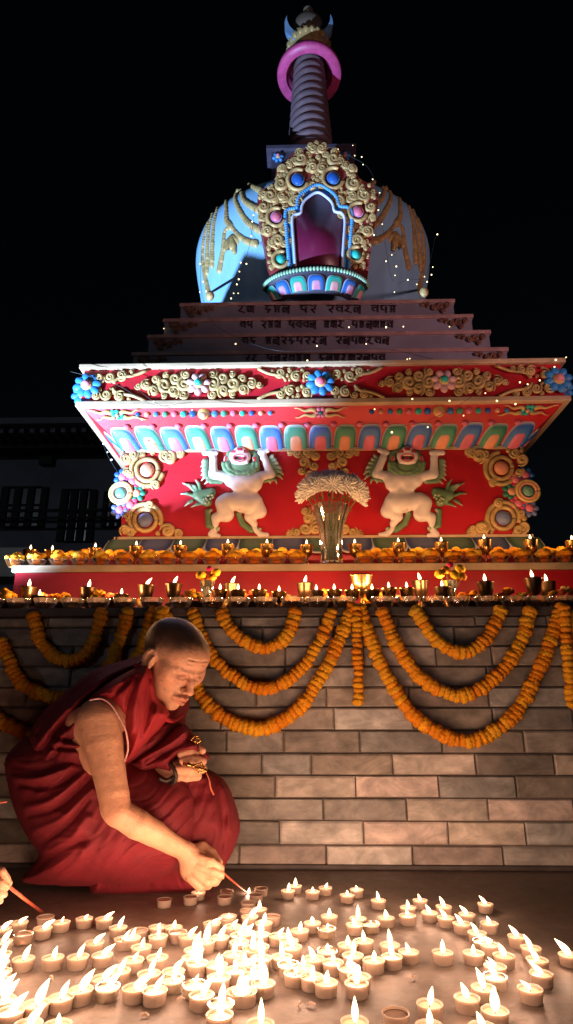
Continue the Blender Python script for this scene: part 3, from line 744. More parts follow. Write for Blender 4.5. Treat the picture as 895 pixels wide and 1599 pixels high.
for (c, r, co, rim) in jew:
    x, y = X2(*c); P = at(np.array(x), np.array(y), YS-.012); s_ = .0036
    mb = MB().ball(P, (r*s_*.75, .022, r*s_*.95), 16, 10, col=co); t = np.linspace(0, 2*PI, 24)
    mb.tube(np.stack([P[0]+r*s_*.78*np.cos(t), P[1]+0*t, P[2]+r*s_*np.sin(t)], -1), .006, 6, rim, up=(0, -1, 0))
    mb.build('jewel', M['paint'], shr)
    mb = MB(); a = np.linspace(.3, 5.2, 24); mb.tube(at(x+(r+3)*np.cos(a), y+(r+3)*np.sin(a), YS-.012+0*a), .013, 6, up=(0, -1, 0)); mb.build('jewel_scroll', M['gold'], shr)
mb = MB(); bp = smooth_path(bor, 90); P = at(bp[:, 0], bp[:, 1], YS-.012+0*bp[:, 0])
mb.prism([at(np.array(x), np.array(y), YS-.010) for x, y in bor], (0, .012, 0), col=(.04, .26, .62))
for p in P: mb.ball(p, (.013, .012, .013), 8, 6, col=(.08, .34, .70))
mb.build('blue_arch', M['paint'], shr)
ip = smooth_path(inn, 80); MB().tube(at(ip[:, 0], ip[:, 1], YS-.022+0*ip[:, 0]), .009, 7, (.55, .66, .85), up=(0, -1, 0)).build('arch_trim', M['paint'], shr)
MB().prism([at(np.array(x), np.array(y), YS-.016) for x, y in inn], (0, .004, 0), col=(.22, .02, .07)).build('niche_glass', mat('dark_niche_pane', (.13, .010, .04), rough=.35, var=.1), shr)
# half-round lotus shelf beneath the niche
zl = zat(458, YS-.03); zh = zat(424, YS-.03)
def bal(u, s, h):
    u = np.asarray(u, float); a = u*1.35; R_ = .235; r = (R_+.05*np.asarray(s, float)+h)
    return np.stack([1.06*r*np.sin(a), YS+.10-.62*r*np.cos(a), zl+(zh-zl)*(np.asarray(s, float)*.62)+0*a], -1)
mb = MB(); a = np.linspace(-PI/2, PI/2, 30); P = []
for s_, r in ((0, .20), (.05, .235), (.6, .27), (.72, .285), (.8, .30), (1, .30), (1, .0)):
    P.append(np.stack([1.06*r*np.sin(a), YS+.10-.62*r*np.cos(a), zl+(zh-zl)*s_+0*a], -1))
mb.grid(np.array(P), (.03, .03, .05)); shelf = mb.build('lotus_shelf', M['paint'], stupa)
for i in range(-3, 4):
    mb, mh = MB(), MB(); oc, lc = (BLUE, LBLUE) if i % 2 == 0 else (TEAL, LGREEN)
    lotus(mb, mh, bal, i*.285, .135, .0, .98, .018, oc, lc, (.62, .40, .62) if i % 2 == 0 else (.75, .5, .45), PINK, 1)
    p = mb.build('lotus_petal', M['paint'], stupa); mh.build('petal_heart', M['paint'], p)
mb = MB()
for a_ in np.linspace(-1.45, 1.45, 46):
    mb.ball((1.06*.30*math.sin(a_), YS+.10-.62*.30*math.cos(a_), zl+(zh-zl)*.82), (.010, .010, .016), 8, 6, col=(.30, .52, .34))
mb.build('bead_rim', M['paint'], stupa)
# ---- harmika, spire, canopy, crown
ZH0 = zat(272, 3.5); ZH1 = zat(226, 3.5)
hk = MB().box(-.30, .30, 3.53, 4.0, ZH0-.05, ZH1-.03).build('harmika', mat('harmika_shade_paint', (.06, .05, .08), rough=.6), stupa, smooth=False)  # near-black colour carries the shade on the harmika and its cap
MB().box(-.338, .338, 3.5, 4.03, ZH1-.03, ZH1+.0).build('harmika_cap', bpy.data.materials['harmika_shade_paint'], hk, smooth=False)
for x in (-.25, 0, .25): flower(x, ZH1-.10, 3.525, .045, (.05, .25, .60), (.6, .2, .3), 6, 'harmika_flower')
zc0 = ZH1; zc1 = zat(92, DC); pr = []
for i in range(14):
    a = i/14; z0 = zc0+(zc1-zc0)*a; dz = (zc1-zc0)/14; r = .188+(.118-.188)*a
    pr += [(r*.86, z0), (r*.86, z0+dz*.25), (r*1.0, z0+dz*.35), (r*1.03, z0+dz*.6), (r*1.0, z0+dz*.8), (r*.86, z0+dz*.92)]
MB().lathe(pr, (0, DC, 0), 40).build('ringed_spire', mat('spire_paint', (.14, .09, .105), rough=.5, var=.25), stupa)
zcn = zat(121, DC); 
cn = MB().lathe([(.195, .0), (.265, -.01), (.272, .02), (.262, .06), (.14, .16), (.12, .16), (.19, .03)], (0, DC, zcn), 44, cap=False); cn.grid(np.array([cn.v[0].reshape(7, 44, 3)[-1], cn.v[0].reshape(7, 44, 3)[0]]), closev=True)
cn.build('canopy_ring', mat('pink_paint', (.62, .08, .26), rough=.45), stupa)
MB().lathe([(.19, .031), (.122, .155)], (0, DC, zcn), 44, cap=False).build('canopy_underside', mat('dark_red', (.22, .02, .04), rough=.5), stupa)
mb = MB(); zt = zat(88, DC)
mb.lathe([(.10, -.05), (.155, -.03), (.17, 0), (.165, .03), (.19, .05), (.18, .08), (.15, .12), (.10, .15)], (0, DC, zt), 40)
for i in range(22):
    a = i*2*PI/22; mb.ball((.172*math.cos(a), DC+.172*math.sin(a), zt+.07), (.026, .026, .035), 8, 6); mb.ball((.15*math.cos(a+.1), DC+.15*math.sin(a+.1), zt+.125), (.022, .022, .03), 8, 6)
mb.build('gold_lotus_crown', M['gold'], stupa)
zm = zat(50, DC); t = np.linspace(-PI*.98, 0*PI-.02*PI, 40)
cy_ = at(np.array(485.), np.array(40.), DC); mb = MB(); o = []; i_ = []
for a in np.linspace(math.radians(-205), math.radians(25), 40): k_ = 1-abs((math.degrees(a)+90)/115)**2; ro = .205; ri = .205-.085*max(k_, .02); o.append((ro*math.cos(a), DC-.12, zat(60, DC)+ro*1.15*math.sin(a))); i_.append((ri*math.cos(a), DC-.12, zat(60, DC)+ri*1.15*math.sin(a)+.0))
mb.prism(o+i_[::-1], (0, .05, 0), col=(.25, .45, .72)); mb.build('crescent_moon', M['paint'], stupa, smooth=False)
zs = zat(46, DC); MB().ball((0, DC, zs), (.135, .12, .135), 28, 18, col=(.16, .12, .09)).build('sun_disc', M['paint'], stupa)
zt2 = zat(20, DC); MB().lathe([(.0, -.07), (.03, -.06), (.045, -.02), (.045, .02), (.02, .06), (.0, .07)], (0, DC, zt2), 20).build('finial', mat('finial_gold', (.45, .36, .26), rough=.4, metal=.3), stupa)
# ------------------------------------------------------------------ ground, wall, buildings
gm, nt, b = new_mat('dark_cement_floor'); L = nt.links.new
tc = N(nt, 'ShaderNodeTexCoord')
n1 = N(nt, 'ShaderNodeTexNoise'); n1.inputs['Scale'].default_value = 2.2; n1.inputs['Detail'].default_value = 8; n1.inputs['Roughness'].default_value = .65; n1.inputs['Distortion'].default_value = .8
n2 = N(nt, 'ShaderNodeTexNoise'); n2.inputs['Scale'].default_value = 30; n2.inputs['Detail'].default_value = 8; n2.inputs['Roughness'].default_value = .7
vo = N(nt, 'ShaderNodeTexNoise'); vo.inputs['Scale'].default_value = 6.5; vo.inputs['Detail'].default_value = 4; vo.inputs['Distortion'].default_value = 2.5
for n_ in (n1, n2, vo): L(tc.outputs['Object'], n_.inputs['Vector'])
cr = N(nt, 'ShaderNodeValToRGB'); cr.color_ramp.elements[0].position = .3; cr.color_ramp.elements[0].color = (.085, .066, .056, 1); cr.color_ramp.elements[1].position = .72; cr.color_ramp.elements[1].color = (.27, .205, .165, 1)
L(n1.outputs['Fac'], cr.inputs[0])
c2 = N(nt, 'ShaderNodeValToRGB'); c2.color_ramp.elements[0].position = .60; c2.color_ramp.elements[0].color = (0, 0, 0, 1); c2.color_ramp.elements[1].position = .72; c2.color_ramp.elements[1].color = (1, 1, 1, 1)
L(vo.outputs['Fac'], c2.inputs[0])
ml = N(nt, 'ShaderNodeMath', operation='MULTIPLY'); L(c2.outputs[0], ml.inputs[0]); ml.inputs[1].default_value = .35
mx = N(nt, 'ShaderNodeMix', data_type='RGBA'); L(ml.outputs[0], mx.inputs[0]); L(cr.outputs[0], mx.inputs[6]); mx.inputs[7].default_value = (.32, .27, .22, 1)
c3 = N(nt, 'ShaderNodeMapRange'); L(n2.outputs['Fac'], c3.inputs[0]); c3.inputs['From Min'].default_value = .25; c3.inputs['From Max'].default_value = .75; c3.inputs['To Min'].default_value = .65; c3.inputs['To Max'].default_value = 1.3
m3 = N(nt, 'ShaderNodeVectorMath', operation='SCALE'); L(mx.outputs[2], m3.inputs[0]); L(c3.outputs[0], m3.inputs['Scale']); L(m3.outputs[0], b.inputs['Base Color'])
c4 = N(nt, 'ShaderNodeMapRange'); L(n1.outputs['Fac'], c4.inputs[0]); c4.inputs['To Min'].default_value = .35; c4.inputs['To Max'].default_value = .75; L(c4.outputs[0], b.inputs['Roughness'])
bp = N(nt, 'ShaderNodeBump'); bp.inputs['Strength'].default_value = .35; bp.inputs['Distance'].default_value = .004; L(n2.outputs['Fac'], bp.inputs['Height']); L(bp.outputs[0], b.inputs['Normal'])
M['floor'] = gm
g = MB().add([(-60, -30, 0), (60, -30, 0), (60, 90, 0), (-60, 90, 0)], [(0, 1, 2, 3)]).build('ground', M['floor'], origin=(0, 0, 0), smooth=False); tag(g, 'dark cement floor under the candles', kind='structure')
# stone brick wall
WY = 1.92
wall = thing('brick_wall', 'grey-brown stone brick wall with a dark ledge below the stupa', 'wall', (0, WY+.3, 0))
LZ0, LZ1 = .698, .724
ys = [1356, 1318.5, 1281, 1245.4, 1210, 1175.8, 1140, 1104.4, 1072.7, 1040.5, 1009.4, 979, 952]
zs_ = [0.0]+[zat(y, WY) for y in ys[1:]]; zs_[-1] = LZ0
MB().box(-1.32, 2.4, WY+.004, WY+.5, -.02, LZ0).build('mortar', M['mortar'], wall, smooth=False)
R = random.Random(12); mb = MB()
known = {1: [437, 568, 700, 820], 2: [505, 635, 762], 3: [430, 555, 685, 805], 4: [486, 613, 742, 865], 5: [443, 562, 690, 818], 6: [522, 645], 7: [400, 510]}
for i in range(len(zs_)-1):
    z0, z1 = zs_[i]+.0021, zs_[i+1]-.0021
    xs = [-1.31]
    while xs[-1] < 2.3: xs.append(xs[-1]+(R.choice((.235, .24, .245, .25, .235, .15)) if i < 7 else R.choice((.24, .17, .22, .12, .25))))
    kn = known.get(i)
    if kn:
        kx = [float(at(np.array(float(k)), np.array((ys[i]+ys[i+1])/2), WY)[0]) for k in kn]
        xs = [x for x in xs if x < kx[0]-.14]+kx+[]
        x = kx[-1]
        while x < 2.3: x += R.choice((.24, .245, .235)); xs.append(x)
    for a, b_ in zip(xs[:-1], xs[1:]):
        x0, x1 = a+.0020, b_-.0020; e = .0024+.003*R.random(); yf = WY-.006-R.random()*.003
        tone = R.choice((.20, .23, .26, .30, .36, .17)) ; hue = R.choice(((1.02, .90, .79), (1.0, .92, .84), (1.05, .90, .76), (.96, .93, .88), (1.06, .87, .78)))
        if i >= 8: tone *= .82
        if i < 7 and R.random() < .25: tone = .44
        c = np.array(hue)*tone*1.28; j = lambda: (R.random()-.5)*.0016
        v = [(x0+j(), WY+.01, z0+j()), (x1+j(), WY+.01, z0+j()), (x1+j(), WY+.01, z1+j()), (x0+j(), WY+.01, z1+j()), (x0+e, yf, z0+e), (x1-e, yf, z0+e), (x1-e, yf, z1-e), (x0+e, yf, z1-e)]
        v[0:4] = [(v[q][0], WY+.01, v[q][2]) for q in range(4)]
        mid = [(p[0]-(e if k in (0, 3) else -e)*0, yf+.004, p[2]) for k, p in enumerate(v[0:4])]
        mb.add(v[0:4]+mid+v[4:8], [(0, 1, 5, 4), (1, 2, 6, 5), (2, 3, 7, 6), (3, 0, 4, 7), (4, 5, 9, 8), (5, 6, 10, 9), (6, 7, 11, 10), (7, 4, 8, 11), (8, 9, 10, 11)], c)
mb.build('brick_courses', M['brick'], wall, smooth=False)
MB().box(-1.34, 2.42, WY-.028, D2+.02, LZ0, LZ1).build('coping_ledge', M['coping'], wall, smooth=False, bevel=.003)
MB().box(-1.34, 2.42, WY-.022, WY-.002, 0, .012).build('base_kerb', M['coping'], wall, smooth=False, bevel=.003)
# dark house on the left
BY = 9.0
def bx(px0, py0, px1, py1, Y, dep, name, m, par, bevel=0):
    a = at(np.array(float(px0)), np.array(float(py0)), Y); c = at(np.array(float(px1)), np.array(float(py1)), Y)
    return MB().box(min(a[0], c[0]), max(a[0], c[0]), Y, Y+dep, min(a[2], c[2]), max(a[2], c[2])).build(name, m, par, smooth=False, bevel=bevel)
hL = at(np.array(0.), np.array(850.), BY)
house = thing('house', 'dark unlit house with a flat roof at the left behind the stupa', 'house', (hL[0], BY+2, 0))
MB().box(-11.5, -1.9, BY, BY+5, 0, float(at(np.array(0.), np.array(712.), BY)[2])).build('house_wall', M['plaster'], house, smooth=False)
zr0 = float(at(np.array(0.), np.array(712.), BY)[2]); zr1 = float(at(np.array(0.), np.array(664.), BY-.7)[2])
MB().box(-11.8, -1.6, BY-.3, BY+5.2, zr0, zr1).build('roof_fascia', M['plaster2'], house, smooth=False)
MB().box(-12.0, -1.4, BY-.75, BY+5.4, zr1, zr1+.10).build('roof_slab', M['plaster'], house, smooth=False)
mb = MB()
for i in range(60): mb.box(-11.6+i*.16, -11.53+i*.16, BY-.62, BY-.3, zr1-.09, zr1-.002)
mb.build('rafter_ends', M['plaster'], house, smooth=False)
for (x0, y0, x1, y1) in ((4, 760, 66, 822), (97, 764, 142, 845), (163, 768, 200, 822)):
    w_ = bx(x0, y0, x1, y1, BY-.012, .03, 'window', M['window'], house)
    for t in (0, .33, .66, 1):
        xx = x0+(x1-x0)*t; bx(xx-.8, y0, xx+.8, y1, BY-.05, .034, 'window_bar', M['plaster2'], w_)
    for t in (0, .45, 1):
        yy = y0+(y1-y0)*t; bx(x0, yy-.8, x1, yy+.8, BY-.046, .03, 'window_bar', M['plaster2'], w_)
bx(-120, 796, 200, 798, BY-.35, .03, 'balcony_rail', M['plaster2'], house); bx(-120, 808, 200, 809.5, BY-.35, .03, 'balcony_rail', M['plaster2'], house)
bx(62, 712, 80, 724, BY-.1, .1, 'beam_end', M['plaster2'], house)
tw = bx(-150, 856, 38, 900, 4.2, .3, 'garden_wall', M['teal'], None); tag(tw, 'low pale teal wall at the far left edge behind the altar', 'wall')
# ------------------------------------------------------------------ world and lights
w = bpy.data.worlds.new('World'); sc.world = w; w.use_nodes = True; nt = w.node_tree
bg = nt.nodes['Background']; sky = nt.nodes.new('ShaderNodeTexSky'); sky.sky_type = 'NISHITA'; sky.sun_disc = False
sky.sun_elevation = math.radians(12); sky.sun_rotation = math.radians(200)
nt.links.new(sky.outputs[0], bg.inputs[0]); bg.inputs[1].default_value = .00045
sl = bpy.data.lights.new('moon', 'SUN'); sl.energy = .06; sl.angle = math.radians(.5); sl.color = (.75, .85, 1)
so = bpy.data.objects.new('moon', sl); COL.objects.link(so); so.rotation_euler = (math.radians(78), 0, math.radians(-20))
def spot(name, loc, tgt, W, col, size, blend=.3, rad=.05):
    l = bpy.data.lights.new(name, 'SPOT'); l.energy = W; l.color = col; l.spot_size = math.radians(size); l.spot_blend = blend; l.shadow_soft_size = rad
    o = bpy.data.objects.new(name, l); COL.objects.link(o); o.location = loc
    o.rotation_euler = (Vector(tgt)-Vector(loc)).to_track_quat('-Z', 'Y').to_euler(); return o
spot('floodlight', (-2.24, 1.50, .12), (-.50, 2.95, 3.10), 1850, (.42, .64, 1.0), 46, .35, .03)
spot('warm_fill', (2.7, .7, 1.3), (.55, 3.1, 3.2), 140, (1, .50, .48), 46, .6, .2)  # added fill for the dome's right side, no actual lamp stands there
sc.view_settings.view_transform = 'Standard'; sc.view_settings.look = 'None'; sc.view_settings.exposure = .28; sc.view_settings.gamma = 1
sc.cycles.use_denoising = True
try: sc.cycles.use_light_tree = True
except Exception: pass
sc.cycles.max_bounces = 6; sc.cycles.diffuse_bounces = 3; sc.cycles.glossy_bounces = 3; sc.cycles.transparent_max_bounces = 24; sc.cycles.sample_clamp_indirect = 4
# ------------------------------------------------------------------ flames and candles
def flame(base, h, lean=(0, 0), wdt=.30, n=10, m=11, vert=False):
    """teardrop mesh; lean = sideways drift (x, y) as fraction of h"""
    mb = MB(); t = np.linspace(0, 1, m); r = h*wdt*.5*np.sin(PI*np.clip(t, .02, .985)**.72)**.9
    P = np.stack([base[0]+lean[0]*h*t**1.4, base[1]+lean[1]*h*t**1.4, base[2]+h*t*math.sqrt(max(.15, 1-lean[0]**2*.6))], -1)
    mb.tube(P, r, n); return mb
R = random.Random(3)
def cup_meshes():
    r = .0185; pr = [(.0168, 0), (.0173, .001), (r, .0155), (r+.0012, .0163), (r+.0012, .0172), (r-.0006, .0170), (.0165, .0025)]
    c = MB().lathe(pr, (0, 0, 0), 26, cap=False); c.lathe([(.0001, .0004), (.0158, .0004)], (0, 0, 0), 26, cap=False); 
    w = MB().lathe([(.0002, .0125), (.006, .0126), (.0150, .0130), (.0176, .0142), (.0172, .006), (.0162, .003)], (0, 0, 0), 26, cap=False)
    k = MB().tube([(0, 0, .012), (.0004, 0, .0155), (.0012, 0, .019)], .0007, 6)
    return c, w, k
_c, _w, _k = cup_meshes()
PR = {}
def proto(k):
    if k in PR: return PR[k]
    lit, cat, lean = k
    t = bpy.data.objects.new('tea_light', None); COL.objects.link(t); t['_o'] = [0, 0, 0]; t.empty_display_size = .02
    def pp(mb, n, m):
        return mb.build(n, m, t)
    c, w, kk = cup_meshes()
    cm = {0: M['cup'], 1: M['glass2']}[cat]
    pp(c, 'cup', cm); pp(w, 'wax', M['wax'] if lit else M['wax_dull'])
    if lit:
        pp(kk, 'wick', M['wick'])
        h = lit/1000.; lx, = (lean/10.,)
        pp(flame((.0008, 0, .0152), h, (lx, .0), .46 if h < .02 else .38), 'flame', M['flame'])
        lamp(t, (.002+lx*h*.4, 0, .021+h*.55), .30 if lit == 27 else {0: .055, 1: .09, 2: .125}[min(2, lit//14)], .007)
    PR[k] = t; t['used'] = False
    return t
M['glass2'] = glass('clear_cup_plastic', (.95, .88, .80), .1, .30)
# (rim centre x, y, flame height mm (0 = unlit), lean*10 (+ right), clear cup)
TL = [(30,1440,24,9,0),(71.5,1431,0,0,0),(96,1439,12,4,0),(67,1449,24,9,0),(37,1458,0,0,1),(132,1433,13,8,0),(163,1434,22,9,0),(185,1447,22,5,0),(147,1471,26,9,0),(160,1490,26,7,0),(37,1497,26,4,0),(83,1495,18,3,0),(122,1494,24,5,0),(194,1465,20,6,0),(126,1546,30,5,0),(95,1557,28,4,0),(57,1568,30,4,0),(161,1528,28,8,0),(168,1541,26,7,1),(186,1516,24,5,0),(16,1580,30,6,0),(4,1470,26,7,0),(3,1450,24,9,0),(1,1490,26,6,0),(-3,1503,26,4,0),(0,1517,26,5,0),(-2,1532,26,5,0),(2,1548,28,6,0),(4,1562,28,6,0),(44,1600,28,6,0),(90,1601,14,0,0),
(217,1452,0,0,0),(246,1447,12,5,0),(271,1447,14,2,0),(278,1455,0,0,0),(247,1462,20,1,0),(294,1461,24,8,0),(221,1478,20,2,0),(246,1495,20,3,0),(208,1499,20,5,0),(205,1464,20,4,0),(331,1441,22,9,0),(354,1432,0,0,0),(321,1470,30,2,0),(343,1463,26,4,0),(363,1446,22,6,0),(379,1449,22,5,0),(374,1459,20,1,0),(374,1471,22,2,0),(303,1482,30,3,0),(300,1495,28,4,0),(308,1504,32,2,0),(338,1506,20,2,0),(365,1489,22,1,0),(367,1514,22,0,0),(342,1526,34,1,0),(271,1516,24,7,0),(233,1520,26,5,0),(269,1529,20,6,1),(210,1543,34,9,0),(242,1547,26,5,0),(304,1537,14,4,1),(315,1554,30,7,0),(373,1548,30,2,0),(343,1585,26,0,0),(345,1567,26,1,1),(394,1523,24,1,0),(381,1503,18,1,0),(394,1481,26,1,0),
(257,1403,0,0,0),(310,1392,10,3,0),(298,1399,0,0,0),(354,1389,0,0,1),(351,1399,0,0,0),(408,1386,0,0,0),(400,1395,0,0,0),(388,1408,0,0,0),(387,1420,0,0,0),(405,1419,26,0,0),(425,1430,0,0,0),(357,1429,8,0,0),(390,1431,24,8,0),(412,1440,26,1,0),
(514,1430,20,0,0),(488,1440,18,-1,0),(468,1452,20,1,0),(510,1449,10,3,1),(434,1460,20,6,0),(407,1458,28,0,0),(451,1469,26,-1,0),(456,1479,26,-2,0),(440,1493,24,-1,0),(405,1478,26,1,0),(408,1496,26,0,0),(559,1434,28,0,0),(554,1443,20,-2,0),(579,1441,8,-2,1),(543,1475,24,0,0),(568,1469,20,-1,0),(511,1483,16,0,1),(490,1497,22,-4,0),(520,1502,20,0,0),(551,1492,26,1,0),(584,1500,18,0,0),(451,1506,14,0,1),(473,1511,24,0,0),(461,1519,14,2,0),(487,1525,22,1,0),(509,1534,22,1,0),(545,1511,26,1,1),(561,1525,22,-4,0),(557,1536,26,-1,0),(411,1535,40,-1,0),(382,1548,24,1,0),(554,1597,26,0,0),(407,1601,28,0,0),(395,1505,20,2,0),(385,1456,22,6,0),
(450,1390,20,1,0),(461,1382,22,0,0),(488,1391,14,0,0),(508,1385,13,4,0),(542,1396,16,0,0),(557,1388,14,-2,0),(591,1405,22,-2,0),(637,1416,20,-1,0),(656,1405,20,-3,0),(636,1429,16,-1,0),(671,1424,18,-5,0),(693,1415,24,-4,0),(696,1432,22,-7,0),(729,1426,24,-7,0),(721,1442,22,-6,0),(758,1411,20,-7,0),(764,1441,14,-3,0),(603,1432,24,-1,0),(745,1456,22,-7,0),(765,1475,16,-6,0),(808,1462,26,-6,0),(829,1480,26,-5,0),(839,1498,26,-6,0),(845,1519,26,-7,0),(889,1490,34,-7,0),(828,1544,20,-8,0),(609,1475,26,-1,0),(612,1493,30,-2,0),(638,1485,22,-3,0),(691,1487,20,0,0),(739,1487,16,0,0),(787,1492,26,-3,0),(773,1508,22,-6,0),(773,1524,26,-5,1),(755,1542,30,-4,0),(729,1558,26,-3,0),(773,1578,36,0,0),(671,1568,26,2,0),(618,1582,0,0,0),(671,1603,26,0,0),(754,1606,26,-3,0),(754,1468,16,-6,1)]
rowsT = [(0, 1400, 'back row'), (1400, 1425, 'second row from the wall'), (1425, 1445, 'third row from the wall'), (1445, 1462, 'fourth row from the wall'), (1462, 1482, 'fifth row from the wall'), (1482, 1500, 'fifth row from the front'), (1500, 1522, 'fourth row from the front'), (1522, 1545, 'third row from the front'), (1545, 1572, 'second row from the front'), (1572, 1700, 'front row')]
cnt = {}
TL.sort(key=lambda t: t[0])
for (x, y, h, ln, clr) in TL:
    band = next(b for b in rowsT if b[0] <= y < b[1])
    cnt[band[2]] = cnt.get(band[2], 0)+1; nth = ORD[min(cnt[band[2]]-1, 27)]
    P = onz(np.array(float(x)), np.array(float(y)), .0165)
    s_ = .107*(y-1185)*1.0/(950*.0385/float((P-CAM)@_F)); s_ = min(1.08, max(.8, s_))
    pr_ = proto((h, clr, ln))
    if not pr_['used']: o = pr_; pr_['used'] = True
    else: o = copy_tree(pr_)
    o.location = (P[0], P[1], .0005); o.scale = (s_, s_, s_*(.96+.1*R.random())); o.rotation_euler = (0, 0, R.uniform(-.25, .25))
    for ch in o.children:
        if ch.type == 'MESH' and ch.name.startswith('flame'):
            q = R.uniform(.72, 1.15); ch.scale = (R.uniform(.85, 1.2), 1, q); ch.location.z = .0152*(1-q)
    st = 'unlit' if h == 0 else ('tiny flame' if h < 13 else 'tall flame' if h > 29 else 'flame leaning left' if ln <= -5 else 'flame leaning right' if ln >= 5 else 'upright flame')
    o['label'] = f"{'clear' if clr else 'white'} tea light {st}, {nth} from left in {band[2]}"; o['category'] = 'tea light'; o['group'] = 'tea lights burning on the floor'
# unseen floor candles added in front, glow boosted for frontal light
for i, (X_, Y_) in enumerate([(-.62, .80), (-.50, .78), (-.40, .83), (-.30, .80), (-.19, .79), (-.05, .78), (.08, .80), (.20, .78), (.33, .82), (.46, .80), (-.55, .66), (-.42, .62), (-.28, .68), (-.12, .63), (.05, .66), (.22, .62), (.38, .67), (-.48, .5), (-.2, .48), (.12, .5), (.4, .5)]):
    o = copy_tree(proto((27, 0, [0, 2, -2][i % 3]))); o.location = (X_, Y_, .0005)
    o['label'] = f'unseen white tea light, {ORD[i]} from the left rear of those before the picture edge'; o['category'] = 'tea light'; o['group'] = 'tea lights burning on the floor'
for t in list(PR.values()):      # orphan prototypes that were never placed
    if not t.get('used') and tuple(t.location) == (0, 0, 0):
        for ch in list(t.children): bpy.data.objects.remove(ch)
        bpy.data.objects.remove(t); continue
    if 'used' in t: del t['used']
PR.clear()
for o in bpy.data.objects:
    if 'used' in o: del o['used']
# scraps on the floor
for i, (x, y) in enumerate([(82, 1531), (276, 1563), (300, 1410), (466, 1573), (480, 1571), (232, 1588), (640, 1530), (700, 1500), (560, 1455)]):
    P = onz(np.array(float(x)), np.array(float(y)), .001); mb = MB(); t = np.linspace(0, 1, 6)[:, None]
    a = R.uniform(0, PI); mb.tube(P+t*np.array([.012*math.cos(a), .012*math.sin(a), .002])+np.sin(t*4)*np.array([0, .002, .0015])+np.array([0, 0, .0015]), .0016, 6)
    tag(mb.build('wax_drip', M['wax_dull']), f'{ORD[i]} small dried wax drip from the left on the floor' if False else ['tiny wax drip near the front left candles', 'small wax crumb in front of the left cluster', 'flat wax smear beside an unlit candle below the hand', 'dark wax crumb before the centre candles', 'second wax crumb beside the dark one in front', 'thin wax drip at the front left of the floor', 'pale wax crumb right of the centre cluster', 'wax crumb beside the lone candle right of centre', 'small wax drip between the rear right candles'][i], 'wax drip')
# ------------------------------------------------------------------ brass lamps, bowls and flowers
def goblet(h, r, dark=False, name='butter_lamp'):
    """stemmed butter lamp, origin at foot"""
    mb = MB(); mb.lathe([(r*.62, 0), (r*.60, h*.05), (r*.25, h*.14), (r*.14, h*.25), (r*.22, h*.33), (r*.13, h*.41), (r*.30, h*.50), (r*.74, h*.60), (r*.88, h*.78), (r*1.0, h*.97), (r*1.05, h), (r*.96, h*.985), (r*.84, h*.90)], (0, 0, 0), 28, cap=False)
    return mb
LAMPN = {}
def butter_lamp(x, y, Y, zbase, r, lbl, grp, dark, fh=.020, ln=0.0):
    """flame centre at pixel (x, y)"""
    P = at(np.array(float(x)), np.array(float(y)), Y); top = P[2]-fh*.45; h = max(.02, top-zbase)
    t = thing('butter_lamp', lbl, 'lamp', (P[0], Y, zbase), grp); o = np.array([P[0], Y, zbase])
    mb = goblet(h, r); mb.v = [v+o for v in mb.v]; mb.build('goblet', M['darkbrass'] if dark else M['brass'], t)
    MB().lathe([(.0002, h*.93), (r*.9, h*.935)], o, 24, cap=False).build('butter', M['wax'], t)
    MB().tube([o+np.array([0, 0, h*.92]), o+np.array([.001, 0, h+.004])], .0012, 6).build('wick', M['wick'], t)
    flame((o[0], o[1], zbase+h*1.0), fh*1.15, (ln, 0), .38).build('flame', M['flame'], t)
    lamp(t, (o[0], o[1]-.001, zbase+h+fh*.55), WL, .008, (1, .50, .22))
    return t
WL = .66
RIM = 'on the upper shelf'
for i, (x, y) in enumerate([(48, 856), (82, 857), (149, 853), (213, 850), (282, 849), (356, 847), (417, 847), (479, 848), (554, 847), (622, 845), (689, 844), (756, 840), (828, 840), (893, 841)]):
    butter_lamp(x, y, 2.552, Z2t, .030, f'small brass butter lamp burning, {ORD[i]} from the left {RIM}', 'butter lamps on the upper shelf', False, .022)
big = [(46, 912, 2.06, 0), (139, 913, 2.06, .1), (229, 909, 2.06, .6), (272, 907, 2.06, .4), (362, 907, 2.12, .4), (476, 906, 2.12, .2), (656, 902, 2.12, -.2), (757, 904, 2.06, 0), (831, 898, 2.06, -.1), (853, 904, 2.14, -.1)]
for i, (x, y, Y, ln) in enumerate(big):
    butter_lamp(x, y, Y, LZ1, .029, f'tall brass butter lamp, {ORD[i]} from the left among the tall lamps on the ledge', 'tall butter lamps on the wall ledge', True, .026, ln)
small = [(62, 927), (190, 925), (344, 918), (372, 918), (405, 918), (436, 921), (494, 919), (522, 918), (550, 918), (581, 918), (607, 915), (635, 915), (690, 913)]
for i, (x, y) in enumerate(small):
    butter_lamp(x, y, 2.0, LZ1, .026, f'short brass butter lamp, {ORD[i]} from the left among the short lamps on the ledge', 'short butter lamps on the wall ledge', i % 3 == 0, .020)
gb = thing('offering_cup', 'large empty brass goblet standing in the middle of the wall ledge', 'goblet', (*at(np.array(565.), np.array(920.), 2.08)[:2], LZ1)); o = np.array(gb['_o'])
gz = float(at(np.array(565.), np.array(899.), 2.08)[2])-LZ1; mb = goblet(gz, .040); mb.v = [v+o for v in mb.v]; mb.build('goblet_body', M['brass'], gb)
MB().lathe([(.036, gz*.96), (.028, gz*.7), (.001, gz*.62)], o, 24, cap=False).build('goblet_lining', M['brass'], gb)
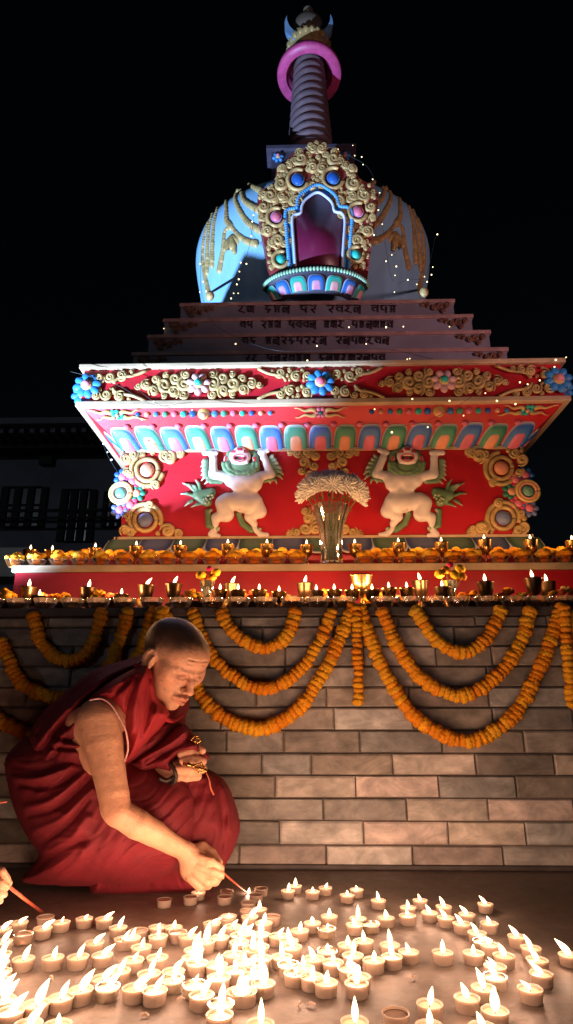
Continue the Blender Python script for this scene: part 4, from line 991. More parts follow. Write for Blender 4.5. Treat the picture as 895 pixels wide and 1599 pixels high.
# glass bowls
def blossom_mesh(seed, nn=26, mm=16, ruff=.17):
    Rr = np.random.default_rng(seed); th = np.linspace(.001, PI-.001, mm); a = np.arange(nn)*2*PI/nn
    ph = Rr.uniform(0, 6, 6)
    T, A = np.meshgrid(th, a, indexing='ij')
    r = 1+ruff*(.5*np.sin(9*A+ph[0]+4*T)*np.sin(7*T+ph[1])+.5*np.sin(15*A+ph[2])*np.sin(11*T+ph[3]))+Rr.normal(0, ruff*.30, T.shape)
    V = np.stack([r*np.sin(T)*np.cos(A), r*np.sin(T)*np.sin(A), r*np.cos(T)], -1)
    return V, r
BL = [blossom_mesh(i) for i in range(6)]
def blossom(mb, c, rad, axis=(0, 0, 1), sq=.75, col=(.80, .24, .012), i=0, jit=.15):
    V, r = BL[i % 6]; z = np.asarray(axis, float); z = z/np.linalg.norm(z); x = np.cross(z, (.3, .8, .5)); x /= np.linalg.norm(x); y = np.cross(z, x)
    W = (V[..., :1]*x+V[..., 1:2]*y+V[..., 2:]*z*sq)*rad+np.asarray(c)
    t = np.clip((r-.78)/.45, 0, 1)[..., None]; cc = np.asarray(col)*(.60+.50*t)
    mb.grid(W, cc, closev=True)
MG = [(.95, .38, .016), (.95, .45, .022), (.90, .31, .012), (.95, .54, .05)]
def bowl(x, yb, Y, z, r, h, lbl, grp, fillc, flb, heap=True, mm='glass', n=7):
    P = at(np.array(float(x)), np.array(float(yb)), Y); o = np.array([P[0], Y, z])
    nfl = 16
    fl = lambda a: 1+.03*np.cos(a*nfl/2)
    b_ = MB().lathe([(r*.55, 0), (r*.62, h*.06), (r*.80, h*.45), (r*.97, h*.93), (r*1.0, h), (r*.94, h*.98), (r*.76, h*.48), (r*.55, h*.12), (r*.01, h*.10)], o, 32, cap=False, mod=fl).build('glass_bowl', M[mm], origin=o)
    tag(b_, lbl, 'bowl', grp)
    if heap:
        mb = MB()
        for k in range(n):
            a = k*2.4+x; q = r*.60*math.sqrt((k+.4)/n) if k else 0
            blossom(mb, o+np.array([q*math.cos(a), q*math.sin(a), h*(.95+.65*(1-q/r))+R.uniform(0, h*.4)]), r*R.uniform(.40, .52), (R.uniform(-.5, .5), R.uniform(-.5, .5), 1), .7, MG[R.randrange(4)], k)
        blossom(mb, o+np.array([0, 0, h*.42]), r*.62, (0, 0, 1), .5, MG[2], 1)
        tag(mb.build('marigold_heap', M['marigold'], origin=o+np.array([0, 0, h*.2])), flb, 'marigolds', grp+' fillings')
    else:
        # water with floating petals
        mb = MB().lathe([(.0005, h*.60), (r*.80, h*.61)], o, 24, cap=False, col=fillc)
        for k in range(9):
            a = R.uniform(0, 6.3); q = r*.7*math.sqrt(R.random()); mb.ball(o+np.array([q*math.cos(a), q*math.sin(a), h*.66]), (r*.14, r*.10, r*.05), 7, 5, col=R.choice(MG+[(.5, .4, .1), (.25, .1, .03)]))
        mb.build('water_and_petals', M['marigold'], b_)
up = [23, 57, 91, 125, 157, 193, 229, 261, 295, 330, 366, 398, 432, 466, 570, 604, 638, 673, 708, 740, 782, 818, 851, 885]
for i, x in enumerate(up):
    bowl(x, 880, 2.492, Z2t, .041, .030, f'small glass bowl, {ORD[i]} from the left in the front row on the upper shelf', 'glass bowls in the front row of the upper shelf', None, f'orange marigolds heaped in the {ORD[i]} front bowl from the left on the upper shelf')
bk = [108, 133, 175, 232, 247, 305, 325, 378, 390, 440, 452, 580, 600, 652, 665, 712, 724, 778, 800, 812, 860, 872]
bk = [112, 132, 172, 190, 235, 252, 312, 336, 382, 400, 440, 458, 588, 606, 650, 668, 712, 730, 778, 800, 856, 876]
for i, x in enumerate(bk):
    bowl(x, 858, 2.65, RS_Z, .042, .026, f'small glass bowl, {ORD[i]} from the left in the back row between the butter lamps', 'glass bowls in the back row of the upper shelf', None, f'orange marigolds in the {ORD[i]} back-row bowl from the left on the upper shelf', n=5)
lo = [-12, 29, 71, 113, 154, 195, 237, 282, 332, 373, 414, 457, 497, 537, 598, 637, 677, 716, 759, 800, 838, 876]
for i, x in enumerate(lo):
    bowl(x, 944, 1.938, LZ1, .0395, .035, f'shallow glass bowl of water and petals, {ORD[i]} from the left along the ledge edge', 'glass bowls along the ledge edge', [(.10, .05, .02), (.20, .12, .05), (.30, .12, .04)][i % 3], '', heap=False)
for i, (x, Y) in enumerate([(8, 2.05), (88, 2.08), (165, 2.06), (208, 2.20), (300, 2.08), (345, 2.20), (395, 2.10), (455, 2.18), (508, 2.10), (600, 2.12), (680, 2.20), (735, 2.10), (795, 2.08), (880, 2.06)]):
    P = at(np.array(float(x)), np.array(930.), Y); o = np.array([P[0], Y, LZ1]); t = thing('offering_plate', f'dark plate of petals, {ORD[i]} from the left behind the ledge bowls', 'plate', o, 'offering plates on the wall ledge')
    MB().lathe([(.03, 0), (.035, .018), (.075, .030), (.092, .036), (.090, .039), (.07, .032), (.001, .026)], o, 36, cap=False).build('plate', M['darkbrass'], t)
    mb = MB()
    for k in range(26):
        a = R.uniform(0, 6.3); q = .075*math.sqrt(R.random()); blossom(mb, o+np.array([q*math.cos(a), q*math.sin(a), .042+.035*(1-q/.075)+R.uniform(0, .012)]), R.uniform(.010, .017), (R.uniform(-1, 1), R.uniform(-1, 1), 1), .6, R.choice(MG+[(.7, .5, .2), (.6, .1, .03)]), k)
    mb.build('offerings', M['marigold'], t)
# garlands on the wall
def garland(pts, lbl, grp, rad=.0205, Y0=WY-.034, dk=1.0, name='marigold_garland', step=.0150):
    S = smooth_path(pts, 400); P = at(S[:, 0], S[:, 1], Y0+0*S[:, 0]); d = np.r_[0, np.cumsum(np.linalg.norm(np.diff(P, axis=0), axis=1))]
    n = max(3, int(d[-1]/step)); u = np.linspace(0, d[-1], n); Q = np.stack([np.interp(u, d, P[:, i]) for i in range(3)], -1); T = np.gradient(Q, axis=0)
    mb = MB(); q = R.choice(MG)
    for i in range(n):
        if R.random() < .55: q = R.choice(MG[:3])
        rr = rad*R.uniform(.88, 1.10); ax = T[i]/np.linalg.norm(T[i])+np.array([R.uniform(-.22, .22), R.uniform(-.22, .22), R.uniform(-.22, .22)])
        blossom(mb, Q[i]+np.array([R.uniform(-1, 1), -abs(R.uniform(0, 1.2)), R.uniform(-1, 1)])*.0022, rr, ax, .66, np.array(q)*dk, R.randrange(6))
    mb.tube(Q, .0015, 5, (.2, .15, .05))
    o = mb.build(name, M['marigold']); tag(o, lbl, 'garland', grp)
G = 'marigold garlands hung on the stone wall'
garland([(346, 956), (366, 990), (410, 1012), (446, 996), (461, 956)], 'shortest orange marigold swag right above the head of the crouching person', G)
garland([(301, 956), (318, 1000), (350, 1045), (412, 1076), (470, 1045), (504, 992), (518, 954)], 'middle of the three nested marigold swags left of the hanging strand', G, rad=.0185)
garland([(256, 956), (282, 1020), (312, 1082), (352, 1122), (410, 1138), (466, 1106), (510, 1042), (538, 980), (551, 946)], 'longest marigold swag passing behind the head up to the ledge centre', G)
garland([(557, 950), (558, 1000), (559, 1050), (560, 1096)], 'straight marigold strand hanging down at the centre of the wall', G, rad=.0165, Y0=WY-.05)
garland([(649, 954), (680, 998), (720, 1019), (758, 999), (782, 954)], 'shortest and highest marigold swag on the right half of the wall', G)
garland([(598, 956), (622, 1010), (662, 1062), (722, 1086), (780, 1052), (814, 1000), (828, 954)], 'middle of the three nested marigold swags on the right half', G)
garland([(563, 950), (588, 1022), (628, 1096), (680, 1142), (740, 1156), (800, 1118), (840, 1050), (864, 985), (876, 950)], 'longest and lowest marigold swag spanning the right half of the wall', G)
garland([(881, 950), (884, 1000), (888, 1050), (892, 1100)], 'marigold strand hanging straight down near the right edge', G, Y0=WY-.055, rad=.018)
garland([(893, 960), (900, 1000), (930, 1060)], 'marigold swag cut by the right edge of the picture', G, Y0=WY-.035)
garland([(52, 962), (66, 1005), (98, 1030), (135, 1022), (152, 985), (160, 956)], 'short dim marigold swag in shadow at the upper left of the wall', G)
garland([(200, 956), (190, 990), (165, 1050), (110, 1090), (40, 1072), (14, 1030), (2, 1000)], 'dim marigold swag behind the shoulder of the crouching person', G)
garland([(240, 954), (222, 1010), (180, 1090), (100, 1160), (10, 1130), (-20, 1100)], 'lowest dim marigold swag reaching the left edge of the wall', G)
garland([(252, 954), (246, 985), (240, 1040), (238, 1080)], 'marigold strand hanging straight behind the head of the crouching person', G, Y0=WY-.05)
# crystal vase with chrysanthemums
vY = 2.50; vb = at(np.array(518.), np.array(876.), vY); vo = np.array([vb[0], vY, Z2t]); vh = float(at(np.array(518.), np.array(792.), vY)[2])-Z2t
vt = thing('crystal_vase', 'tall cut crystal vase standing in the middle of the upper shelf', 'vase', vo)
vp = np.array([(.055, 0), (.058, .02), (.046, .06), (.043, .25), (.047, .5), (.055, .72), (.068, .85), (.076, .93), (.082, 1.0), (.076, .99), (.062, .86), (.049, .72), (.040, .5), (.037, .25), (.036, .1), (.001, .08)]); vp[:, 1] *= vh
MB().lathe(vp, vo, 48, cap=False, mod=lambda a: 1+.045*np.cos(a*12)).build('vase_body', M['crystal'], vt, smooth=False)
MB().lathe([(.001, vh*.09), (.034, vh*.1), (.036, vh*.3), (.038, vh*.62), (.001, vh*.62)], vo, 28, cap=False).build('water', glass('vase_water', (.72, .70, .45), .05, .15), vt)
heads = [(484, 760, 2.47, 19), (500, 757, 2.43, 18), (520, 755, 2.41, 19), (540, 757, 2.43, 18), (556, 763, 2.47, 19), (476, 772, 2.50, 15), (562, 776, 2.50, 15), (492, 750, 2.54, 16), (512, 747, 2.55, 17), (532, 748, 2.55, 16), (548, 752, 2.54, 15)]
for i, (x, y, Y, r) in enumerate(heads):
    c = at(np.array(float(x)), np.array(float(y)), Y); base = vo+np.array([(c[0]-vo[0])*.12, (c[1]-vo[1])*.12, vh*.15])
    t = thing('chrysanthemum', f"white chrysanthemum {['at the front left', 'left of the front middle', 'at the very front middle', 'right of the front middle', 'at the front right', 'drooping at the far left', 'drooping at the far right', 'at the back left', 'at the back middle left', 'at the back middle right', 'at the back right'][i]} of the crystal vase", 'flower', base, 'white chrysanthemums in the crystal vase')
    mb = MB(); rr = r*.0029
    ax = np.array([(x-518)/60., (Y-2.5)*4-.25, .9]); ax /= np.linalg.norm(ax); X_ = np.cross(ax, (0, 1, .2)); X_ /= np.linalg.norm(X_); Y_ = np.cross(ax, X_)
    for k in range(190):
        lay = k/190.; a = k*2.39996; el = math.radians(-38+118*lay); L_ = rr*(1.05-.35*lay)*R.uniform(.78, 1.28)
        d = math.cos(el)*(math.cos(a)*X_+math.sin(a)*Y_)+math.sin(el)*ax
        s_ = np.linspace(.15, 1, 5)[:, None]; path = c+d*s_*L_+ax*(s_**2)*L_*.18*(1-lay)-np.array([0, 0, .004])*s_**2*(1-lay)
        tone = np.array((.97, .93, .86)) if i < 7 else np.array((.72, .62, .72)); tone = tone*(.82+.2*R.random())
        mb.tube(path, np.array([.0030, .0054, .0066, .0056, .0022]), 4, tone, flat=.4)
    mb.ball(c+ax*rr*.05, (rr*.66, rr*.66, rr*.55), 14, 9, col=(.84, .78, .66)); mb.ball(c+ax*rr*.55, rr*.2, 8, 6, col=(.6, .5, .2)); mb.build('bloom', M['petalw'], t)
    s_ = np.linspace(0, 1, 8)[:, None]; top = vo+np.array([(c[0]-vo[0])*.5, (c[1]-vo[1])*.5, vh*1.02])
    path = (1-s_)**2*base+2*s_*(1-s_)*top+s_**2*c; MB().tube(path, .0032, 7).build('stem', mat('flower_stem', (.16, .20, .05), rough=.5) if i == 0 else bpy.data.materials['flower_stem'], t)
    mb = MB()
    for k in range(4):
        p = path[4+k % 3]; a = R.uniform(0, 6.3); d = np.array([math.cos(a), math.sin(a)*.6-.3, R.uniform(-.1, .5)]); d /= np.linalg.norm(d); ww = np.cross(d, (0, 0, 1))
        q = np.array([[p+d*.030*u_+ww*v_*.008*math.sin(PI*min(1, u_+.08))*(1+.3*math.sin(u_*14))+np.array([0, 0, -.008*u_*u_]) for v_ in (-1, 0, 1)] for u_ in np.linspace(0, 1, 7)]); mb.grid(q)
    mb.build('leaf', M['leaf'], t)
# two posies in little glass vases on the ledge
for i, (x, yb, Y, lab) in enumerate([(323, 930, 2.04, 'small glass vase of yellow and pink flowers left on the ledge'), (703, 928, 2.02, 'small glass vase of yellow flowers with a pink bud right on the ledge')]):
    P = at(np.array(float(x)), np.array(float(yb)), Y); o = np.array([P[0], Y, LZ1]); t = thing('posy_vase', lab, 'vase', o)
    h = float(at(np.array(float(x)), np.array(908.), Y)[2])-LZ1
    MB().lathe([(.018, 0), (.020, .004), (.016, .02), (.018, h*.6), (.026, h), (.023, h*.98), (.014, h*.5), (.001, .01)], o, 24, cap=False).build('vase_body', M['crystal'], t)
    for k, (dx, dy, c_) in enumerate([(-9, -26, 0), (8, -22, 1), (4, -36, 2), (-2, -16, 1), (14, -30, 0)] if i == 0 else [(-16, -26, 0), (-6, -32, 1), (8, -24, 0), (18, -22, 1), (0, -40, 2), (16, -34, 0)]):
        c = at(np.array(float(x+dx)), np.array(float(yb-6+dy)), Y-.01+.01*k); mb = MB()
        blossom(mb, c, [.017, .016, .011][c_], (R.uniform(-.4, .4), -.6, .6), .7, [(.80, .48, .02), (.80, .30, .02), (.55, .02, .12)][c_], k); f = mb.build('bloom', M['marigold'], t)
        MB().tube([o+np.array([0, 0, .02]), (o+c)/2+np.array([0, 0, .02]), c], .0016, 5).build('stem', M['leaf'], f)
# ------------------------------------------------------------------ fairy lights
def fairy(name, pts, Y, bulbs, lbl, m='bulb', r=.0050, wr=.0011, glow=False):
    pts = [tuple(p)+((Y,) if len(p) == 2 else ()) for p in pts]
    S = smooth_path(pts, 12*len(pts)); P = at(S[:, 0], S[:, 1], S[:, 2]); t = thing(name, lbl, 'string lights', P[0])
    MB().tube(P, wr, 5).build('wire', M['wire'], t)
    for (x, y) in bulbs:
        k = np.argmin(np.hypot(S[:, 0]-x, S[:, 1]-y)); p = at(np.array(float(x)), np.array(float(y)), S[k, 2]-.004)
        b_ = MB().ball(p, (r*R.uniform(.5, .95),)*3, 8, 6).build('bulb', M[m], t)
yC = DCN-.03
fairy('fairy_light_string', [(182, 574), (240, 627), (300, 642), (390, 652), (460, 660), (560, 668), (640, 664), (700, 642), (770, 600), (868, 562)], yC-.03, [(240, 627), (327, 621), (585, 639), (644, 623), (702, 626), (758, 614), (776, 626), (805, 631), (612, 675), (668, 667), (724, 649), (812, 597), (824, 600), (843, 594), (866, 573), (884, 558), (868, 562), (222, 655), (300, 640)], 'yellow fairy light string sagging across the front of the cornice')
fairy('fairy_light_string', [(110, 580), (180, 600), (240, 632), (300, 628)], yC-.02, [(182, 576), (282, 621), (128, 600)], 'short fairy light wire crossing the left end of the cornice')
fairy('fairy_light_string', [(160, 690), (166, 706), (172, 718), (184, 738)], DCN+.02, [(162, 693), (168, 706), (174, 718)], 'white fairy light wire dangling from the left lower corner of the corbel', m='bulbw')
fairy('fairy_light_string', [(315, 400, 3.0), (313, 430, 2.98), (318, 470, 2.9), (340, 510, 2.85), (420, 545, 2.6), (500, 548, 2.6), (600, 545, 2.6), (680, 562, 2.6)], 2.9, [(256, 513), (368, 537), (371, 567), (475, 567), (495, 540), (545, 511), (572, 537), (603, 511), (640, 560), (630, 510), (702, 510), (313, 412), (317, 440), (312, 456), (322, 455), (480, 563), (636, 561)], 'fairy light string lying along the steps below the dome')
fairy('fairy_light_string', [(398, 325, 3.02), (392, 370, 2.98), (385, 400, 2.96), (374, 432, 2.95), (366, 468, 2.94)], 2.96, [(396, 336), (394, 346), (392, 369), (376, 410), (385, 412), (374, 424), (373, 436), (370, 444), (365, 458), (372, 458), (361, 466)], 'fairy light string hanging down the lit left side of the dome')
fairy('fairy_light_string', [(540, 240, 2.97), (575, 262, 2.97), (590, 300, 2.96), (597, 350, 2.96), (605, 400, 2.96), (615, 440, 2.95), (640, 436, 2.95), (665, 430, 2.98), (680, 370, 3.1)], 2.96, [(528, 233), (551, 227), (554, 243), (567, 257), (582, 280), (593, 301), (591, 328), (597, 350), (612, 398), (603, 408), (619, 416), (617, 430), (637, 437), (651, 444), (663, 432), (667, 440), (616, 456), (674, 429), (676, 417), (683, 366), (565, 245), (584, 367)], 'fairy light string trailing from the shrine top down the dark right side of the dome')
# ------------------------------------------------------------------ crouching person
SK = np.array((.66, .345, .215)); 
HC = np.array([274., 1031., 1000.]); HS = .93          # head centre in the photo-scaled space (x, y down, depth)
al, be = math.radians(48), math.radians(33)
f0 = np.array([math.cos(al), 0, -math.sin(al)]); dn = np.array([0, 1., 0])
fF = math.cos(be)*f0+math.sin(be)*dn; fU = -math.cos(be)*dn+math.sin(be)*f0; fRt = np.array([-math.sin(al), 0, -math.cos(al)])
roll = math.radians(-4); fU, fRt = math.cos(roll)*fU+math.sin(roll)*fRt, math.cos(roll)*fRt-math.sin(roll)*fU
HM = np.stack([fRt, fU, fF], 1)              # local (right, up, forward) -> photo space
h = SDF((-66, -112, -86), (66, 74, 82), 1.0)
h.ell((0, 17, -10), (50, 49, 60), 3)
h.ell((0, 22, 18), (43, 36, 34), 8).ell((0, -20, 14), (41, 42, 35), 12).ell((0, -46, 16), (35, 24, 30), 10).ell((0, -64, 36), (14, 11, 11), 10)
for s in (-1, 1):
    h.ell((s*30, -13, 30), (14, 11, 13), 9)
    h.cap((s*7, 5, 49), (s*29, 6, 39), 6.5, 5, 6)
    h.cap((s*33, -44, -2), (s*26, -58, 18), 8, 8, 8)
    h.ell((s*37, -2, 24), (9, 11, 13), 10)
h.ell((0, -42, 37), (21, 17, 17), 8)
for s in (-1, 1): h.ell((s*17.5, -5, 54), (12, 8, 9), 6, sub=True)
for s in (-1, 1): h.ell((s*17.5, -6, 42), (10.5, 8.5, 8.5), 3)
h.chain([(0, 2, 48, 5), (0, -10, 55, 5.5), (0, -22, 60, 6.6)], 5).ell((0, -25, 61), (6.8, 6, 6.5), 4)
for s in (-1, 1): h.ell((s*9, -27, 55), (5.2, 4.8, 6), 3)
for s in (-1, 1): h.ell((s*5, -31.5, 62), (2.6, 2.4, 4), 1.5, sub=True)
for s in (-1, 1): h.chain([(s*11, -22, 58, 2.2), (s*19, -34, 53, 2.6), (s*23, -46, 46, 2.2)], 5, sub=True)
h.chain([(-15, -43, 49, 2.8), (-6, -40, 55, 3.8), (0, -41, 56.5, 3.4), (6, -40, 55, 3.8), (15, -43, 49, 2.8)], 3)
h.chain([(-13, -48, 49, 3), (0, -49, 55, 5), (13, -48, 49, 3)], 3)
h.chain([(-17, -45.5, 50, 1.2), (-7, -44.5, 58, 1.3), (0, -45, 60, 1.3), (7, -44.5, 58, 1.3), (17, -45.5, 50, 1.2)], 1.6, sub=True)
for s in (-1, 1):
    # closed downcast lids: a crease above and the lash line below
    h.chain([(s*8.5, -7.5, 50.5, .9), (s*17, -10.5, 51.5, 1.1), (s*26.5, -7.5, 46, .9)], 1.4, sub=True)
    h.chain([(s*8, -1.5, 51.5, .9), (s*17, .8, 51.5, 1.0), (s*26.5, -2, 46.5, .8)], 1.8, sub=True)
    h.chain([(s*9, -14, 50, 1), (s*17, -17, 48, 1.4), (s*26, -14, 44, 1)], 3, sub=True)
    pass
    # ear
    Re = np.array([[math.cos(.35*s), 0, -math.sin(.35*s)], [0, 1, 0], [math.sin(.35*s), 0, math.cos(.35*s)]])
    h.ell((s*52, -5, -8), (5.5, 20, 12.5), 2.5, R=Re).ell((s*52, -24, -3), (4.5, 8, 6), 3)
    h.ell((s*59, -2, -8), (6, 13.5, 7), 2, sub=True, R=Re)
    h.chain([(s*55, 4, 2, 2), (s*55.5, -6, 0, 2.6), (s*55, -15, 2, 2.4)], 2)
    h.chain([(s*56, 12, -8, 1.6), (s*56.5, 4, -13, 1.8), (s*56, -6, -12, 1.6)], 2)
for y_, z_ in ((24, 53), (31, 50)):
    h.chain([(-22, y_-1, z_-4, .4), (0, y_, z_+4.2, .4), (22, y_-1, z_-4, .4)], 4, sub=True)
NB = np.array([208., 1085., 1050.]); nl = HM.T@(NB-HC)/HS
h.cap((0, -34, -26), nl, 30, 38, 10)
h.chain([(34, -36, -8, 5), (26, -78, -2, 6)], 10)
Vh, Qh = h.mesh()
x, y, z = Vh.T
c = np.tile(SK, (len(Vh), 1))
def blend(c, m, col): m = np.clip(m, 0, 1)[:, None]; return c*(1-m)+np.asarray(col)*m
gs = lambda d, s: np.exp(-(d/s)**2)
# shaved dark stubble above the hairline
line = np.interp(z, [-80, -40, -14, -4, 8, 22, 34, 46, 62], [-50, -38, -10, 24, 28, 32, 44, 50, 56]) + 1.5*np.sin(x*.5)+ 2.5*np.sin(x*.23+z*.31)+rng.normal(0, 2.2, len(x))
st = 1/(1+np.exp(-(y-line)/4.0)); st *= (np.abs(x) < 50.5+6*(y > 20))
c = blend(c, st*(.80+.12*rng.random(len(x))), (.05, .030, .024)); 
c = blend(c, gs(np.hypot(x, (y+44)), 16)*(z > 44)*((np.abs(y+44.5) < 8))*.75, (.42, .11, .075))
c = blend(c, (np.abs(y+36.5) < 3.0)*(np.abs(x) < 19)*(z > 44)*.38, (.10, .06, .05))
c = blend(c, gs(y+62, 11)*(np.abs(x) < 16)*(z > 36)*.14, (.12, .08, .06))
for s in (-1, 1):
    c = blend(c, gs(y-8.5-.0*x, 2.3)*gs(np.abs(x-s*18), 11)*(z > 30)*.55, (.09, .045, .03))
    c = blend(c, gs(y+8.8+.012*(x-s*17)**2*-1, 1.3)*(np.abs(x-s*17) < 11)*(z > 42)*.75, (.06, .025, .02))
    c = blend(c, gs(np.hypot(x-s*32, y+14), 15)*(z > 15)*.30, (.58, .20, .12))
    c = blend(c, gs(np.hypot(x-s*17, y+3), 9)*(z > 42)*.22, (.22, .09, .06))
c = blend(c, gs(np.hypot(x, y+25), 10)*(z > 56)*.3, (.58, .20, .12))
for (a, b_) in ((14, 30), (-9, 24), (26, 12), (38, -26), (30, -38)): c = blend(c, gs(np.hypot(x-a, y-b_), 1.4)*(z > 10)*.6, (.18, .08, .05))
body = MB(); body.add(pxw(HC+HS*Vh@HM.T), Qh[:, ::-1], c)
# torso, arms and hands
b = SDF((90, 1050, 880), (352, 1402, 1180), 1.6)
b.cap((205, 1092, 1060), (100, 1250, 1090), 58, 62, 20).ell((120, 1290, 1090), (60, 50, 70), 20)
b.cap((150, 1290, 1050), (300, 1240, 1120), 42, 36, 15).cap((300, 1240, 1120), (220, 1360, 1130), 34, 26, 12)
b.chain([(205, 1085, 1050, 38), (157, 1126, 962, 35)], 18)
b.chain([(154, 1126, 956, 36), (161, 1160, 948, 31.5), (169, 1200, 940, 27), (177, 1240, 932, 25), (182, 1266, 928, 23.5)], 2)
b.cap((180, 1262, 930), (184, 1271, 926), 24, 22.5, 4)
b.chain([(184, 1268, 928, 23.5), (214, 1287, 938, 24.5), (240, 1301, 955, 21.5), (268, 1318, 985, 17), (291, 1330, 1005, 15.5)], 2)
b.cap((128, 1130, 985), (150, 1190, 975), 26, 22, 14)
# right hand pinching the stick
b.chain([(291, 1330, 1005, 15), (300, 1342, 1008, 19), (306, 1356, 1010, 18)], 7).ell((300, 1358, 1014), (19, 21, 15), 6)
b.chain([(296, 1328, 1024, 10), (316, 1322, 1034, 8.5), (330, 1332, 1032, 8), (342, 1347, 1022, 6.5)], 2.5)
b.chain([(308, 1340, 998, 9.5), (328, 1346, 990, 8.5), (340, 1353, 996, 7.5), (348, 1358, 1006, 6)], 2)
b.chain([(311, 1353, 996, 9.5), (332, 1362, 989, 8), (344, 1366, 996, 7), (353, 1367, 1006, 5.8)], 2)
b.chain([(308, 1364, 999, 9.5), (325, 1378, 994, 8), (336, 1377, 1001, 7), (341, 1372, 1010, 6)], 2)
b.chain([(300, 1372, 1004, 9), (312, 1385, 1002, 7.5), (324, 1383, 1010, 6.5), (330, 1378, 1018, 5.6)], 2)
b.ell((351, 1364, 1003), (3, 3, 3), 1)
# left forearm and hand
b.chain([(262, 1165, 1080, 26), (262, 1205, 1040, 22), (285, 1200, 1020, 15)], 10).ell((296, 1193, 1020), (18, 22, 13), 6)
b.chain([(308, 1178, 1018, 7.5), (298, 1174, 1004, 7.5), (283, 1178, 1000, 6.5)], 2)
b.chain([(316, 1188, 1014, 7.5), (303, 1186, 1000, 7.5), (286, 1188, 996, 6.5)], 2)
b.chain([(316, 1200, 1014, 8), (298, 1202, 998, 7.8), (277, 1202, 996, 6.6)], 2)
b.chain([(308, 1212, 1016, 7.5), (292, 1214, 1002, 7.2), (278, 1213, 1000, 6)], 2)
b.chain([(290, 1172, 1026, 9), (305, 1164, 1016, 7.5), (316, 1172, 1006, 6.2)], 2.5)
Vb, Qb = b.mesh(); x, y, z = Vb.T
c = np.tile(SK, (len(Vb), 1))
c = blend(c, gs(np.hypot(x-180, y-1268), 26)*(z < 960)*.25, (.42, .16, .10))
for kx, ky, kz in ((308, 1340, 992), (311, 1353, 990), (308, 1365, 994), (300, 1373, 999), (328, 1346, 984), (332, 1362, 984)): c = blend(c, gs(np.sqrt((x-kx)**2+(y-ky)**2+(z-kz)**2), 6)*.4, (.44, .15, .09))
c = blend(c, (gs(np.hypot(x-340, y-1351), 3.6)+gs(np.hypot(x-350, y-1363.5), 3.2))*(z < 1008)*.55, (.66, .40, .30))
for (a, b2) in ((146, 1214), (170, 1180), (128, 1140)): c = blend(c, gs(np.hypot(x-a, y-b2), 2)*.6, (.16, .07, .04))
body.add(pxw(Vb), Qb[:, ::-1], c)
base = onz(np.array(200.), np.array(1392.), 0.0)
person = body.build('person', M['skin'], origin=(float(base[0]), float(base[1]), 0))
tag(person, 'shaven-headed person in crimson robes crouching by the wall, reaching to light a candle', 'person')
# ---- robe pieces: padded cloth bodies with folds
def cloth(name, poly, wc, T, Rr, folds, m, lo, hi, res=2.0, par=None, extra=None, amp=1.0, back=1.0, nz=1.6, seed=0, cr=(.06, .02, 2.6)):
    gx = np.arange(lo[0], hi[0], res); gy = np.arange(lo[1], hi[1], res); X, Y = np.meshgrid(gx, gy, indexing='ij')
    d = polysd(X, Y, smooth_poly(poly)); q = np.clip(d/Rr, 0, 1)
    t = np.where(d > 0, T*np.sqrt(np.clip(1-(1-q)**2, 0, 1)), d*.9)
    f = np.zeros_like(t); wob = 5*np.sin(X*.021+Y*.013+seed)+4*np.sin(X*.017-Y*.031+seed*2)
    for (pl, wd, a) in folds:
        sp = [tuple(p) for p in smooth_path(pl, 14)]
        dd = segdist(X+wob*.5, Y+wob*.4, sp); f += 1.25*a*np.exp(-(dd/(wd*.8))**2)
    f += nz*(np.sin(X*.09+2*np.sin(Y*.05+seed))*np.sin(Y*.045+seed+X*.02))+.5*nz*np.sin(X*.21+Y*.17+3*np.sin(X*.04))
    ph = X*cr[0]+Y*cr[1]+1.6*np.sin(Y*.021+X*.012+seed)+.8*np.sin(X*.05-Y*.033+seed*3)
    f += cr[2]*((1-np.abs(np.sin(ph)))**3*1.3-.3)*(.55+.45*np.sin(X*.031+Y*.027+seed*2)) - cr[2]*.6*(1-np.abs(np.sin(ph*1.7+1)))**5
    e = np.clip(d/10, 0, 1); f = f*e*amp
    W0 = wc(X, Y) if callable(wc) else wc+0*X
    front = W0-t-f
    if extra: front = np.minimum(front, extra(X, Y, d)) 
    bk = W0+t*back
    zlo, zhi = float(min(front[d > 0].min(), 2000))-6, float(bk[d > 0].max())+6
    gz = np.arange(zlo, zhi, res*1.25); Z = gz[None, None]
    mid = (front+bk)/2; hf = (bk-front)/2
    F = np.where((d > 0)[..., None], np.abs(Z-mid[..., None])-hf[..., None], np.maximum(-d[..., None]*.9, 0)+np.maximum(0, np.abs(Z-W0[..., None])-2)*.6+.01)
    F = F.astype(np.float32)
    V, Q = surfnet(F); V = np.stack([lo[0]+V[:, 0]*res, lo[1]+V[:, 1]*res, zlo+V[:, 2]*res*1.25], -1)
    o = MB().add(pxw(V), Q[:, ::-1]).build(name, m, par or person)
    sm = o.modifiers.new('soften', 'SMOOTH'); sm.factor = .5; sm.iterations = 1
    def surf(px, py):
        i = np.clip(((np.asarray(px, float)-lo[0])/res).round().astype(int), 0, len(gx)-1); j = np.clip(((np.asarray(py, float)-lo[1])/res).round().astype(int), 0, len(gy)-1)
        return front[i, j]
    return o, surf
def smooth_poly(poly):
    P = poly+poly[:2]; s = smooth_path(P, 150); a = len(P)
    return [tuple(p) for p in smooth_path(poly+[poly[0]], 140)[:-1]]
